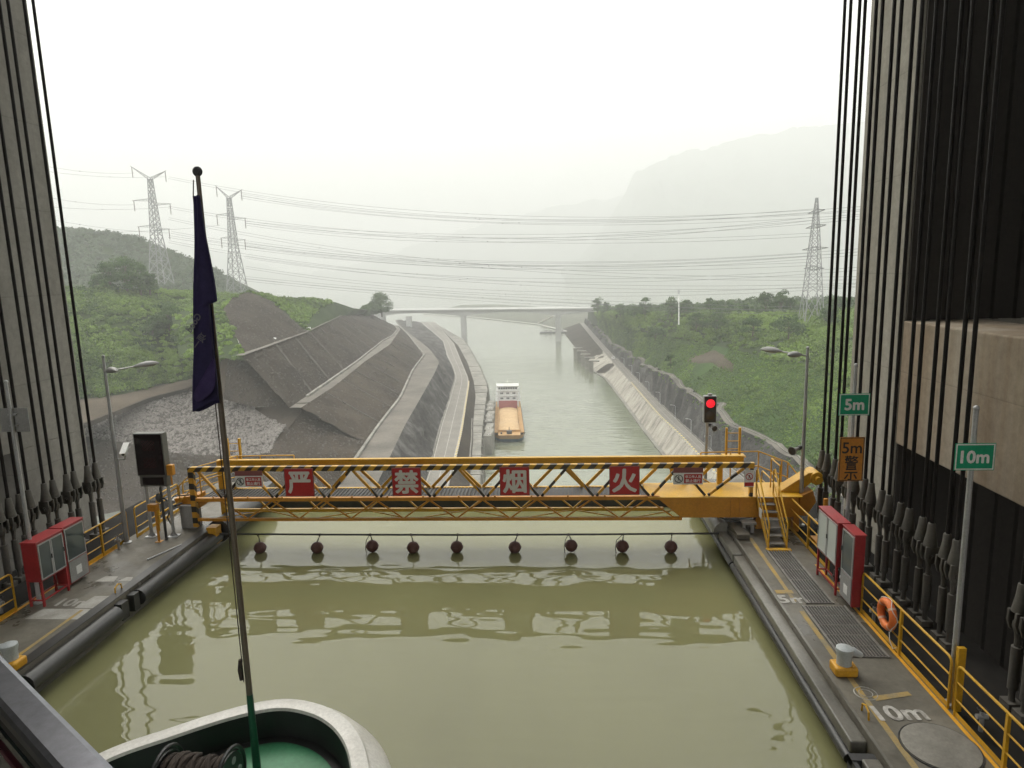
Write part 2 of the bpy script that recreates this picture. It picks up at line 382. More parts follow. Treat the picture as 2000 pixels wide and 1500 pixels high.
def text_mesh(body, size, origin, ux, uy, mat, name, parent=None, bold=0.0, sx=1.0, lift=0.0, depth=0.003, center=True):
    """flat print: the characters as a thin mesh lying in the plane (ux, uy)"""
    cu = bpy.data.curves.new('t', 'FONT'); cu.body = body; cu.size = size;  cu.resolution_u = 3
    cu.align_x = 'CENTER' if center else 'LEFT'; cu.align_y = 'CENTER' if center else 'BOTTOM_BASELINE'; cu.extrude = 0.0
    to = bpy.data.objects.new('t', cu); C.objects.link(to)
    dg = bpy.context.evaluated_depsgraph_get(); dg.update()
    me = bpy.data.meshes.new_from_object(to.evaluated_get(dg)); bpy.data.objects.remove(to); bpy.data.curves.remove(cu)
    ux = Vector(ux).normalized(); uy = Vector(uy).normalized(); nz = ux.cross(uy); o3 = Vector(origin) - world_loc(parent)
    xs = [v.co.x for v in me.vertices]; ys = [v.co.y for v in me.vertices]
    cx = (min(xs) + max(xs)) / 2 if center else 0; cy_ = (min(ys) + max(ys)) / 2 if center else 0
    for v in me.vertices:
        p = v.co.copy(); v.co = o3 + ux * ((p.x - cx) * sx) + uy * (p.y - cy_) + nz * lift
    me.materials.clear(); me.materials.append(MATS[mat]); me.name = name
    if bold:   # heavy strokes: shifted copies, each a hair proud of the last
        bm_ = bmesh.new(); bm_.from_mesh(me); base = bm_.verts[:] + bm_.edges[:] + bm_.faces[:]
        for k in range(8):
            an = k * math.pi / 4; dq_ = bmesh.ops.duplicate(bm_, geom=base)
            bmesh.ops.translate(bm_, verts=[e for e in dq_['geom'] if isinstance(e, bmesh.types.BMVert)], vec=ux * (bold * math.cos(an)) + uy * (bold * math.sin(an)) + nz * (.0004 * (k + 1)))
        bm_.to_mesh(me); bm_.free()
    o = bpy.data.objects.new(name, me); C.objects.link(o)
    if parent is not None: o.parent = parent
    return o
# smooth value noise for terrain relief
def vnoise(x, y, seed=0):
    xi = np.floor(x).astype(np.int64); yi = np.floor(y).astype(np.int64); xf = x - xi; yf = y - yi
    def h(a, b):
        n = (a * 374761393 + b * 668265263 + seed * 1274126177) & 0x7fffffff
        n = ((n ^ (n >> 13)) * 1274126177) & 0x7fffffff
        return ((n ^ (n >> 16)) & 0xffff) / 65535.0
    u = xf * xf * (3 - 2 * xf); v = yf * yf * (3 - 2 * yf)
    return (h(xi, yi) * (1 - u) + h(xi + 1, yi) * u) * (1 - v) + (h(xi, yi + 1) * (1 - u) + h(xi + 1, yi + 1) * u) * v - .5
def fnoise(x, y, seed=0, oct_=4):
    s = 0; a = 1.0
    for k in range(oct_): s = s + a * vnoise(x * 2 ** k, y * 2 ** k, seed + k * 17); a *= .5
    return s
mottled('rib_stone', (.04, .036, .032), (.10, .092, .082), .4, .95, .5, .1, spec=.1)
mottled('line_paint', (.22, .21, .19), (.34, .33, .3), .5, .8, 0)
# ================================================================== large structure: river, banks, mountains
RIVER_Z = -66.0
def line(pts, z=None):
    out = []
    for p in pts: out.append(atZ(p[0], p[1], z if len(p) == 2 else p[2]))
    return out
def stations(ln, Ys):
    P = np.array([[v.x, v.y, v.z] for v in ln]); o = np.argsort(P[:, 1], kind='stable'); P = P[o]
    out = []
    for y in Ys:
        if y <= P[0, 1]: a, b = P[0], P[1]
        elif y >= P[-1, 1]: a, b = P[-2], P[-1]
        else:
            i = np.searchsorted(P[:, 1], y); a, b = P[i - 1], P[i]
        t = (y - a[1]) / max(b[1] - a[1], 1e-6); t = min(max(t, -6), 6)
        q = a + (b - a) * t; out.append((q[0], y, q[2]))
    return np.array(out)
def resample(ln, n):
    P = np.array([[v[0], v[1], v[2]] for v in ln]); d = np.r_[0, np.cumsum(np.linalg.norm(np.diff(P, axis=0), axis=1))]
    t = np.linspace(0, d[-1], n); return np.stack([np.interp(t, d, P[:, k]) for k in range(3)], 1)
def strip_grid(A, B, nv, amp=0., freq=.1, seed=0, edge=0.0):
    n = len(A); v = np.linspace(0, 1, nv)[None, :, None]
    G = A[:, None, :] * (1 - v) + B[:, None, :] * v
    if amp:
        w = np.sin(np.pi * np.linspace(0, 1, nv)) ** .6 * (1 - edge) + edge
        nz = fnoise(G[..., 0] * freq + 31, (G[..., 1] + G[..., 2]) * freq, seed)
        G[..., 2] += nz * amp * w[None, :]
        nz2 = fnoise(G[..., 0] * freq * 1.3 + 7, G[..., 1] * freq * 1.3, seed + 5); G[..., 0] += nz2 * amp * .7 * w[None, :]
    return G
def strip(name, A, B, nv, mat, amp=0., freq=.1, seed=0, kind='structure', parent=None, smooth=True, edge=0.):
    G = strip_grid(np.asarray(A, float), np.asarray(B, float), nv, amp, freq, seed, edge); n = len(A)
    idx = np.arange(n * nv).reshape(n, nv)
    F = np.stack([idx[:-1, :-1], idx[1:, :-1], idx[1:, 1:], idx[:-1, 1:]], -1).reshape(-1, 4)
    V = G.reshape(-1, 3)
    # keep faces looking up
    a, b, c = V[F[:, 0]], V[F[:, 1]], V[F[:, 2]]
    if np.cross(b - a, c - a)[:, 2].sum() < 0: F = F[:, ::-1]
    o = raw_mesh(name, V, F, mat, parent, smooth)
    if kind: o['kind'] = kind
    return o, G

# the approach channel and, far beyond it, the main river: one sheet
xs = np.array([-6900, -2000, -500, -150, 0, 150, 500, 2000, 6900.]); ys = np.array([30, 120, 260, 450, 700, 1000, 2000, 4500, 8900.])
Vw = np.array([(x, y, RIVER_Z) for y in ys for x in xs]); iw = np.arange(81).reshape(9, 9)
Fw = np.stack([iw[:-1, :-1], iw[:-1, 1:], iw[1:, 1:], iw[1:, :-1]], -1).reshape(-1, 4)
river = raw_mesh('river_water', Vw, Fw, 'river_water'); river['kind'] = 'structure'

# ---- left bank: guide wall, road, cut slopes with benches
LW0 = line([(951, 896), (953, 793), (955, 762), (937, 722), (916, 685), (905, 670), (870, 648), (830, 622)], RIVER_Z - 1)
LW1 = line([(939, 896), (940, 857), (945, 807), (952, 760), (950, 747), (937, 716), (916, 678), (905, 663), (867, 641)], -57)
LW2 = line([(921, 896), (924, 859), (924, 824), (929, 775), (925, 744), (913, 708), (895, 675), (868, 649)], -57)
LR1 = line([(889, 895), (901, 842), (915, 752), (915, 738), (901, 705), (887, 671), (868, 649)], -53)
LR0 = line([(845, 895), (862, 828), (876, 786), (890, 738), (887, 722), (873, 694), (865, 666), (845, 649)], -53)
LB2r = line([(764, 887), (792, 828), (820, 780), (848, 730), (858, 708), (837, 677), (820, 660)], -41)
LB2l = line([(697, 887), (736, 831), (778, 778), (803, 724), (826, 694), (812, 671)], -41)
LB3r = line([(599, 789), (652, 755), (714, 705), (764, 671), (778, 640)], -30)
LB3l = line([(576, 789), (630, 752), (697, 705), (736, 674), (767, 649)], -30)
LC4 = line([(498, 688), (596, 652), (672, 615), (697, 601)], -14)
Ya = list(np.arange(130, 900, 12.0)); Yb = list(np.arange(196, 640, 9.0))
W1 = stations(LW1, Ya); W2 = stations(LW2, Ya); R1 = stations(LR1, Ya); R0 = stations(LR0, Ya)
W2[:, 0] = np.minimum(W2[:, 0], W1[:, 0] - 1.5)
R1[:, 0] = np.minimum(R1[:, 0], W2[:, 0] - 1.0); R0[:, 0] = np.minimum(R0[:, 0], R1[:, 0] - 7.5)
W0 = W1.copy(); W0[:, 0] += .4; W0[:, 2] = RIVER_Z - 1
# guide wall: cast in segments with open joints
gw = thing('guide_wall', (W1[10][0], W1[10][1], RIVER_Z), 'weathered concrete guide wall between the moored barge and the bending road', 'wall')
for k in range(0, len(Ya) - 1):
    a1, b1, a2, b2 = W1[k], W1[k + 1], W2[k], W2[k + 1]; g = .015
    p = lambda s_, t_: s_ + (t_ - s_) * g
    A1, B1, A2, B2 = p(a1, b1), p(b1, a1), p(a2, b2), p(b2, a2); dz = random.uniform(-.25, .15); zb = RIVER_Z - 1
    mb = MB(); mb.hexa([(A1[0] + .8, A1[1], zb), (B1[0] + .8, B1[1], zb), (B2[0], B2[1], zb), (A2[0], A2[1], zb),
                        (A1[0], A1[1], A1[2] + dz), (B1[0], B1[1], B1[2] + dz), (B2[0], B2[1], B2[2] + dz), (A2[0], A2[1], A2[2] + dz)])
    mb.bar((A1[0] + .9, A1[1] + 1, zb), (A1[0] + .15, A1[1] + 1, A1[2] - .3), 1.1, .7)
    mb.build('wall_segment', 'old_concrete', gw)
strip('embankment_left', W2, R1, 4, 'slope_dark', .5, .2, 3)
strip('road_left', R1, R0, 3, 'concrete_road')
def offset_band(P0, P1, t0, t1, dz):
    return P0 + (P1 - P0) * t0 + np.array([0, 0, dz]), P0 + (P1 - P0) * t1 + np.array([0, 0, dz])
for t0, t1, nm in ((.045, .075, 'road_edge_line'), (.475, .50, 'road_centre_line'), (.93, .965, 'road_edge_line')):
    a_, b_ = offset_band(R1, R0, t0, t1, .06); strip(nm, a_, b_, 2, 'line_paint')
B2r = stations(LB2r, Ya); B2l = stations(LB2l, Ya)
B2r[:, 0] = np.minimum(B2r[:, 0], R0[:, 0] - 4); B2l[:, 0] = np.minimum(B2l[:, 0], B2r[:, 0] - 3)
far = np.clip((np.array(Ya) - 430) / 300, 0, 1)
B2r[:, 2] -= far * 8; B2l[:, 2] -= far * 8
_, _g = strip('rock_slope_left', resample(R0, 220), resample(B2r, 220), 16, 'rock_face', 3.2, .28, 11)
strip('bench_lower', B2r, B2l, 5, 'bench_top', .5, .15, 21)
iB = [int(np.argmin(np.abs(np.array(Ya) - y))) for y in Yb]
B3r = stations(LB3r, Yb); B3l = stations(LB3l, Yb); B2lb = stations([Vector(p) for p in B2l], Yb); C4 = stations(LC4, Yb)
B3r[:, 0] = np.minimum(B3r[:, 0], B2lb[:, 0] - 9); B3l[:, 0] = np.minimum(B3l[:, 0], B3r[:, 0] - 3.2); C4[:, 0] = np.minimum(C4[:, 0], B3l[:, 0] - 12)
farb = np.clip((np.array(Yb) - 400) / 250, 0, 1)
for P_ in (B3r, B3l): P_[:, 2] -= farb * 8
C4[:, 2] -= farb * 12
_, GSm = strip('slope_middle_left', resample(B2lb, 120), resample(B3r, 120), 24, 'slope_brown', 1.6, .2, 31)
strip('bench_upper', B3r, B3l, 4, 'bench_top', .3, .15, 33)
_, GSu = strip('slope_upper_left', resample(B3l, 120), resample(C4, 120), 28, 'slope_dark', 1.8, .16, 41)
crl = C4.copy(); crl2 = C4.copy(); crl[:, 0] += .4; crl[:, 2] += .5; crl2[:, 0] -= 2.2; crl2[:, 2] += .5
strip('crest_ledge', crl, crl2, 3, 'bench_top', .3, .3, 46)
# masonry drain kerbs that edge the benches
def kerb_run(name, P, w, h, mat='old_concrete'):
    mb = MB()
    for a, b in zip(P[:-1], P[1:]): mb.bar((a[0], a[1], a[2] + h / 2), (b[0], b[1], b[2] + h / 2), w, h)
    return mb.build(name, mat)
def strip_edge(P, dx, dz=0): Q = P.copy(); Q[:, 0] += dx; Q[:, 2] += dz; return Q
for P_, nm, lb in ((B2l, 'drain_kerb', 'pale drain kerb along the inner edge of the lower wide bench'), (B3l, 'drain_kerb', 'pale drain kerb along the inner edge of the narrow upper bench')):
    o = kerb_run(nm, strip_edge(P_[2:], .8), .9, .7); tag(o, lb, 'kerb', 'drain kerbs on the benches')
for A_, B_, nm in ((B3l, C4, 'upper'), (B2lb, B3r, 'middle')):
    for k in range(3, len(A_) - 12, 3):
        a, b = A_[k], B_[k + (1 if nm == 'upper' else 0)]; mb = MB(); mb.bar((a[0], a[1], a[2] + .12), (b[0], b[1], b[2] + .12), .7, .35); tag(mb.build('slope_rib', 'rib_stone'), 'faint ridge of net and stone running down the dark %s cut slope' % nm, 'ridge', 'ridges on the %s cut slope' % nm)
# the spur's near end and the spoil ground below it
E1 = resample(line([(599, 789, -30), (557, 832, -35), (525, 882, -40), (500, 930, -46)]), 24)
E2 = resample(line([(736, 831, -41), (697, 887, -41), (660, 935, -47), (640, 990, -52)]), 24)
_, GSf = strip('slope_spur_foot', E1, E2, 10, 'slope_brown', 1.2, .12, 51)
Sp1 = resample(line([(576, 789, -30), (500, 795, -30), (436, 780, -29)]), 16); Sp2 = resample(line([(520, 682, -14), (464, 689, -14), (446, 694, -15)]), 16)
_, GSe = strip('slope_spur_end', Sp1, Sp2, 12, 'slope_dark', 1.2, .09, 43)
fA = resample(line([(498, 796, -30.4), (576, 787, -29.8), (604, 786, -29.8)]), 12); fB = resample(line([(500, 800, -31.4), (545, 830, -34.8), (564, 836, -35.4)]), 12)
strip('slope_spur_toe', fA, fB, 6, 'slope_dark', .5, .2, 44)
TA = resample(line([(60, 800, -29), (165, 779, -29), (240, 770, -29), (330, 748, -29), (400, 735, -27), (446, 694, -15)]), 40)
TB = resample(line([(60, 868, -31), (165, 836, -31), (293, 784, -31), (370, 764, -31), (415, 768, -30), (446, 778, -29.4)]), 40)
strip('track_ground', TA, TB, 8, 'soil_brown', .8, .1, 61)
RB = resample(line([(60, 868, -31), (165, 836, -31), (293, 784, -31), (370, 764, -31), (440, 772, -30), (500, 795, -31), (557, 832, -35)]), 70)
RC_ = resample(line([(60, 880, -37), (165, 852, -38), (267, 868, -40), (350, 886, -41), (440, 890, -42), (490, 889, -42), (525, 882, -40)]), 70)
_, GR = strip('rubble_slope', RB, RC_, 40, 'rubble', 2.2, .12, 71, edge=.3)
TD = resample(line([(20, 1060, -50), (180, 1010, -50), (267, 990, -50), (350, 985, -52), (440, 980, -52), (500, 975, -52), (640, 990, -52)]), 70)
_, GSs = strip('spoil_slope', RC_, TD, 14, 'slope_dark', 2.5, .1, 81)
kb = kerb_run('track_kerb', strip_edge(TB[:-6], 0), 1.0, 1.4, 'slope_dark'); tag(kb, 'dark low kerb between the brown track and the rubble slope', 'kerb')
# angular rocks lying on the rubble slope: too many to pick apart
def rock_field(name, G, count, s0, s1, mat):
    n, m = G.shape[:2]; u = RNG.random(count) * (n - 1.01); v = RNG.random(count) * (m - 1.01); i = u.astype(int); j = v.astype(int); fu = (u - i)[:, None]; fv = (v - j)[:, None]
    P = (G[i, j] * (1 - fu) + G[i + 1, j] * fu) * (1 - fv) + (G[i, j + 1] * (1 - fu) + G[i + 1, j + 1] * fu) * fv
    s = (s0 + (s1 - s0) * RNG.random(count) ** 3)[:, None, None]
    base = np.array([(-1, -1, -.5), (1, -1, -.5), (1, 1, -.5), (-1, 1, -.5), (-.7, -.7, .6), (.7, -.7, .6), (.7, .7, .6), (-.7, .7, .6)])[None] * (1 + RNG.uniform(-.35, .35, (count, 8, 3)))
    a = RNG.random(count) * 6.28; ca, sa = np.cos(a)[:, None], np.sin(a)[:, None]
    X = base[..., 0] * ca - base[..., 1] * sa; Y = base[..., 0] * sa + base[..., 1] * ca
    V = np.stack([X, Y, base[..., 2]], -1) * s + P[:, None, :]
    q = np.array([(4, 5, 6, 7), (0, 1, 5, 4), (1, 2, 6, 5), (2, 3, 7, 6), (3, 0, 4, 7)]); F = (q[None] + (np.arange(count) * 8)[:, None, None]).reshape(-1, 4)
    o = raw_mesh(name, V.reshape(-1, 3), F, mat); return o
mottled('rubble_stone', (.05, .043, .038), (.215, .2, .182), 1.6, .9, .2, .05)
tag(rock_field('rubble_stones', GR, 11000, .10, .6, 'rubble_stone'), 'pale broken stones strewn over the spoil slope', 'stones', kind='stuff')

mottled('slope_stone', (.02, .018, .016), (.10, .09, .08), 1.2, .95, .2, .05, spec=.1)
for G_, n_s, lb in ((GSm, 5000, 'small dark stones and clods on the middle cut slope'), (GSu, 6000, 'small dark stones and clods on the upper cut slope'), (GSf, 1500, 'small dark stones on the spur foot above the barrier'), (GSe, 900, 'small dark stones on the near end of the spur'), (GSs, 3000, 'small dark stones on the spoil slope behind the display board')):
    tag(rock_field('slope_stones', G_, n_s, .08, .42, 'slope_stone'), lb, 'stones', kind='stuff')
# ---- left hillside above the cut
V0 = resample(line([(60, 800, -29), (165, 779, -29), (240, 770, -29), (330, 748, -29), (400, 735, -27), (446, 694, -15)]), 40)
V1 = np.array([atY(x, y, Y) for x, y, Y in [(40, 560, 262), (180, 566, 280), (260, 566, 300), (340, 570, 318), (420, 582, 334), (480, 588, 345)]]); V1 = resample(V1, 40)
Vm = V0 * .5 + V1 * .5; Vm[:, 2] += 4.5
_, GV1 = strip('hillside_left_low', V0, Vm, 16, 'soil_green', 4.0, .04, 91); _, GV2 = strip('hillside_left_high', Vm, V1, 16, 'soil_green', 4.0, .04, 92)
Vb = V1.copy(); Vb[:, 1] += 90; Vb[:, 2] -= 14; _, GV3 = strip('hillside_left_back', V1, Vb, 8, 'soil_green', 2.0, .05, 93)
# ground behind the crest of the cut: a bare dark scar at its near end, scrub beyond
atYs = lambda L_: np.array([atY(x, y, Y) for x, y, Y in L_])
SB = resample(atYs([(436, 604, 250), (455, 580, 268), (485, 570, 285), (530, 588, 300), (575, 628, 296), (602, 650, 284)]), 24)
scA = resample(C4[:11], 24); scA[:, 0] += 1.2; scA[:, 2] -= 1.2
_, GSc = strip('bare_scar', scA, SB, 14, 'slope_dark', 2.0, .09, 97)
sA = resample([scA[0], (scA[0] + SB[0]) / 2, SB[0]], 12); sB_ = sA.copy(); sB_[:, 0] -= 34; sB_[:, 1] += 22; sB_[:, 2] -= 1
_, GS = strip('hillside_scar_side', sA, sB_, 8, 'soil_green', 1.0, .08, 98)
H0 = resample(atYs([(440, 592, 318), (500, 586, 335), (545, 586, 345), (600, 584, 372)]), 24)
_, GH0 = strip('hillside_crest_near', SB, H0, 8, 'soil_green', 2.0, .06, 94)
H1 = resample(atYs([(545, 586, 345), (600, 584, 372), (655, 590, 412), (690, 602, 470), (720, 605, 540), (745, 607, 640)]), len(Yb) - 9)
_, GH1 = strip('hillside_crest', C4[9:], H1, 14, 'soil_green', 2.5, .06, 95)
Hb = H1.copy(); Hb[:, 0] -= 60; Hb[:, 1] += 120; Hb[:, 2] -= 12; strip('hillside_crest_back', H1, Hb, 6, 'soil_green', 2., .05, 96)
tag(rock_field('slope_stones', GSc, 1800, .08, .45, 'slope_stone'), 'small dark stones and clods on the bare scar', 'stones', kind='stuff')
# wooded hill farther back on the left
M0 = np.array([atY(x, y, Y) for x, y, Y in [(-60, 600, 470), (120, 600, 470), (300, 600, 480), (480, 600, 500), (560, 605, 520)]])
M1 = np.array([atY(x, y, Y) for x, y, Y in [(-60, 446, 560), (60, 446, 560), (120, 448, 560), (200, 453, 560), (270, 466, 565), (330, 488, 570), (380, 508, 575), (430, 534, 580), (480, 568, 585), (560, 604, 590)]])
_, GM = strip('wooded_hill', resample(M0, 40), resample(M1, 40), 22, 'soil_green', 8.0, .025, 101, edge=.15)
Mb = resample(M1, 40); Mb2 = Mb.copy(); Mb2[:, 1] += 160; Mb2[:, 2] -= 40; strip('wooded_hill_back', Mb, Mb2, 5, 'soil_green')

# ---- right bank
RW0 = line([(1300, 890), (1260, 840), (1220, 785), (1185, 740), (1160, 725), (1130, 690), (1110, 665)], RIVER_Z)
RW1 = line([(1365, 890), (1328, 850), (1290, 815), (1230, 745), (1190, 700), (1160, 665), (1140, 640)], -58)
RR1 = line([(1400, 890), (1385, 878), (1347, 845), (1316, 813), (1248, 752), (1215, 722), (1175, 690), (1150, 655), (1143, 640)], -58)
RCc = line([(1620, 985), (1580, 950), (1550, 928), (1480, 870), (1400, 800), (1360, 770), (1300, 735), (1265, 712), (1215, 672), (1172, 640)], -44)
Yr = list(np.arange(120, 900, 12.0))
q0 = stations(RW0, Yr); q1 = stations(RW1, Yr); q2 = stations(RR1, Yr); q3 = stations(RCc, Yr)
q0[:, 2] = RIVER_Z - .6; q1[:, 0] = np.maximum(q1[:, 0], q0[:, 0] + 5); q2[:, 0] = np.maximum(q2[:, 0], q1[:, 0] + 5.5); q3[:, 0] = np.maximum(q3[:, 0], q2[:, 0] + 3)
q3[:, 2] -= np.clip((np.array(Yr) - 330) / 200, 0, 1) * 8
q3 = resample(q3, 200); q3[:, 0] += fnoise(q3[:, 1] * .09, q3[:, 1] * 0, 7, 4) * 4.0; q3[:, 2] += fnoise(q3[:, 1] * .07, q3[:, 1] * 0 + 9, 8, 4) * 3.2
rv = thing('revetment_wall', (q0[10][0], q0[10][1], RIVER_Z), 'stained pale concrete revetment sloping down to the water below the right bank road', 'wall')
for k in range(len(Yr) - 1):
    if Yr[k] > 560: break
    a0, b0, a1, b1 = q0[k], q0[k + 1], q1[k], q1[k + 1]; e = .008; L = lambda s_, t_: s_ + (t_ - s_) * e
    A0, B0, A1, B1 = L(a0, b0), L(b0, a0), L(a1, b1), L(b1, a1); nv_ = Vector((-.75, 0, .66)); o1 = nv_ * random.uniform(.05, .22)
    mb = MB(); mb.prism([Vector(A0) - nv_ * .6, Vector(B0) - nv_ * .6, Vector(B1) - nv_ * .6, Vector(A1) - nv_ * .6], nv_, .6 + o1.length)
    mb.build('slab', 'revetment', rv)
kr = kerb_run('revetment_toe', strip_edge(q0[:40], -.6, .55), 1.6, .5, 'old_concrete'); kr.parent = rv; kr.location = -Vector((q0[10][0], q0[10][1], RIVER_Z))
strip('shore_right', q0[30:], q1[30:], 5, 'slope_dark', 1.2, .2, 111)
strip('road_right', q1, q2, 3, 'concrete_road')
for t0, t1 in ((.06, .09), (.48, .505), (.92, .95)):
    a_, b_ = offset_band(q1, q2, t0, t1, .06); strip('road_line', a_, b_, 2, 'line_paint')
_, GRk = strip('rock_cut_right', resample(q2, 260), resample(q3, 260), 20, 'rock_face', 3.4, .26, 121)
G1 = np.array([atZ(*p) for p in [(1900, 900, -30), (1760, 815, -28), (1660, 745, -26), (1600, 715, -26), (1500, 700, -26), (1420, 680, -27), (1340, 665, -29), (1260, 650, -31), (1210, 635, -34), (1168, 622, -38)]])
G2 = np.array([atY(x, y, Y) for x, y, Y in [(2000, 605, 260), (1850, 605, 275), (1750, 606, 285), (1660, 606, 300), (1560, 612, 315), (1450, 614, 340), (1320, 614, 400), (1240, 614, 470), (1200, 612, 540), (1165, 612, 700)]])
q3d = resample(q3[:160], 200); q3e = q3d.copy(); q3e[:, 0] += 3.0; q3e[:, 2] += .3
strip('ledge_right', q3d, q3e, 3, 'bench_top', .2, .3, 123)
ledge = kerb_run('ledge_kerb', strip_edge(q3d, 1.6, .1), .35, .35); tag(ledge, 'pale kerb along the ledge on top of the grey rock cut', 'kerb')
g1 = resample(G1, 60); g2 = resample(G2, 60)
_, GG1 = strip('grass_slope', resample(q3e, 60), g1, 18, 'grass_slope', 3.0, .05, 131)
_, GG2 = strip('hillside_right', g1, g2, 22, 'soil_green', 4.0, .04, 133)
g3 = g2.copy(); g3[:, 1] += 170; g3[:, 2] -= 3; _, GG3 = strip('plateau_right', g2, g3, 12, 'soil_green', 3.0, .03, 135)
g4 = g3.copy(); g4[:, 1] += 60; g4[:, 2] = RIVER_Z; strip('plateau_right_back', g3, g4, 5, 'soil_green', 1., .03, 136)
# bare brown patch with a stone edge on the right slope
from mathutils.bvhtree import BVHTree
def grid_tree(G):
    n, m = G.shape[:2]; ii = np.arange(n * m).reshape(n, m); F = np.stack([ii[:-1, :-1], ii[1:, :-1], ii[1:, 1:], ii[:-1, 1:]], -1).reshape(-1, 4)
    return BVHTree.FromPolygons([Vector(v) for v in G.reshape(-1, 3)], F.tolist())
TR = [grid_tree(GG1), grid_tree(GG2)]
def ground_right(x, y):
    hs = [t_.ray_cast(Vector((x, y, 200)), Vector((0, 0, -1)))[0] for t_ in TR]; hs = [h.z for h in hs if h]; return max(hs) if hs else None
def look_right(px, py):     # where the line of sight meets the right hillside
    o = Vector((0, 0, CAM_H)); d_ = Vector(ray(px, py)).normalized(); best = None
    for t_ in TR:
        h = t_.ray_cast(o, d_)[0]
        if h and (best is None or h.y < best.y): best = h
    return best
PATCH = [look_right(x, y) for x, y in [(1338, 704), (1352, 694), (1372, 688), (1395, 684), (1420, 694), (1438, 712), (1432, 726), (1400, 718), (1370, 710)]]
if all(PATCH):
    pc = sum((Vector(q) for q in PATCH), Vector()) / len(PATCH); rings = [[pc.lerp(q, s_ * (1 + .08 * math.sin(k * 2.4))) for k, q in enumerate(PATCH)] for s_ in (.25, .5, .75, 1.0)]
    Vp = [pc] + [q for rg_ in rings for q in rg_]; n9 = len(PATCH); Vp = [Vector((q.x, q.y, (ground_right(q.x, q.y) or q.z) + (.45 if k < 1 + 3 * n9 else -.2))) for k, q in enumerate(Vp)]
    Fp = [(0, 1 + k, 1 + (k + 1) % n9) for k in range(n9)]
    for r9 in range(3):
        for k in range(n9): a9, b9 = 1 + r9 * n9 + k, 1 + r9 * n9 + (k + 1) % n9; Fp += [(a9, a9 + n9, b9 + n9), (a9, b9 + n9, b9)]
    mpz = MB(); mpz.add(Vp, Fp); mpz.build('bare_patch', 'soil_brown', smooth=True)['kind'] = 'structure'
# ---- land beyond the bridge, and mountains across the main river
fs0 = resample([atZ(x, y, RIVER_Z + .2) for x, y in [(824, 613), (930, 621), (1050, 634), (1120, 652), (1150, 668)]], 40)
fs1 = fs0.copy(); fs1[:, 0] += 60; fs1[:, 1] += 130; fs1[:, 2] = -56
strip('far_bank', fs0, fs1, 8, 'far_land', 2., .02, 141); fs2 = fs1.copy(); fs2[:, 0] += 60; fs2[:, 1] += 260; fs2[:, 2] = RIVER_Z - 2; strip('far_bank_back', fs1, fs2, 5, 'far_land', 3., .02, 142)
wl = kerb_run('shore_line', strip_edge(fs0[:34], 1, .3), 3.0, .8, 'worn_white'); tag(wl, 'thin white waterline kerb along the far shore behind the bridge', 'kerb')
mbp = MB(); mbp.bar(atZ(1052, 632, RIVER_Z + 1), atZ(1082, 617, RIVER_Z + 14), 5, 1.2); tag(mbp.build('boat_ramp', 'worn_white'), 'white ramp running down to the far shore behind the bridge', 'ramp')
la = resample([Vector((-420, 1500, RIVER_Z)), Vector((-260, 1340, RIVER_Z)), Vector((-190, 1250, RIVER_Z))], 12)
def ridge(name, pts, Y, depth, seed, amp, base=-66):
    top = resample([atY(x, y, Y) for x, y in pts], 110); bot = top.copy(); bot[:, 1] -= depth; bot[:, 2] = base
    jag = fnoise(top[:, 0] * .012, top[:, 0] * 0 + seed, seed, 5); top[:, 2] += jag * amp
    o, G = strip(name, bot, top, 40, 'mountain_green', depth * .09, .006, seed, edge=0.05)
    bk = top.copy(); bk[:, 1] += depth * .6; bk[:, 2] = base; strip(name + '_back', top, bk, 4, 'mountain_green'); return o
ridge('mountain_right', [(1100, 535), (1160, 470), (1215, 385), (1240, 340), (1330, 298), (1400, 282), (1480, 262), (1600, 247), (1720, 236), (1900, 215), (2150, 200)], 6000, 2000, 5, 45)
ridge('mountain_centre', [(600, 545), (760, 500), (900, 450), (1000, 425), (1100, 400), (1250, 380), (1400, 340), (1700, 290)], 8200, 1500, 9, 50)
ridge('mountain_left', [(-200, 380), (100, 440), (300, 470), (450, 500), (620, 545)], 7000, 1500, 13, 50)

# ---- haze: even air round camera and scene
hz = MB(); hz.box(-7000, 7000, -160, 9000, -70.5, 1480)
m_, n_, b_ = _mat('haze_air'); n_.nodes.remove(b_); pv = n_.nodes.new('ShaderNodeVolumePrincipled')
pv.inputs['Color'].default_value = (.72, .738, .733, 1); pv.inputs['Density'].default_value = .00047; pv.inputs['Anisotropy'].default_value = .25
n_.links.new(pv.outputs[0], n_.nodes['Material Output'].inputs['Volume'])
hzo = hz.build('haze', 'haze_air'); tag(hzo, 'pale river haze filling the whole valley', 'haze', kind='stuff')
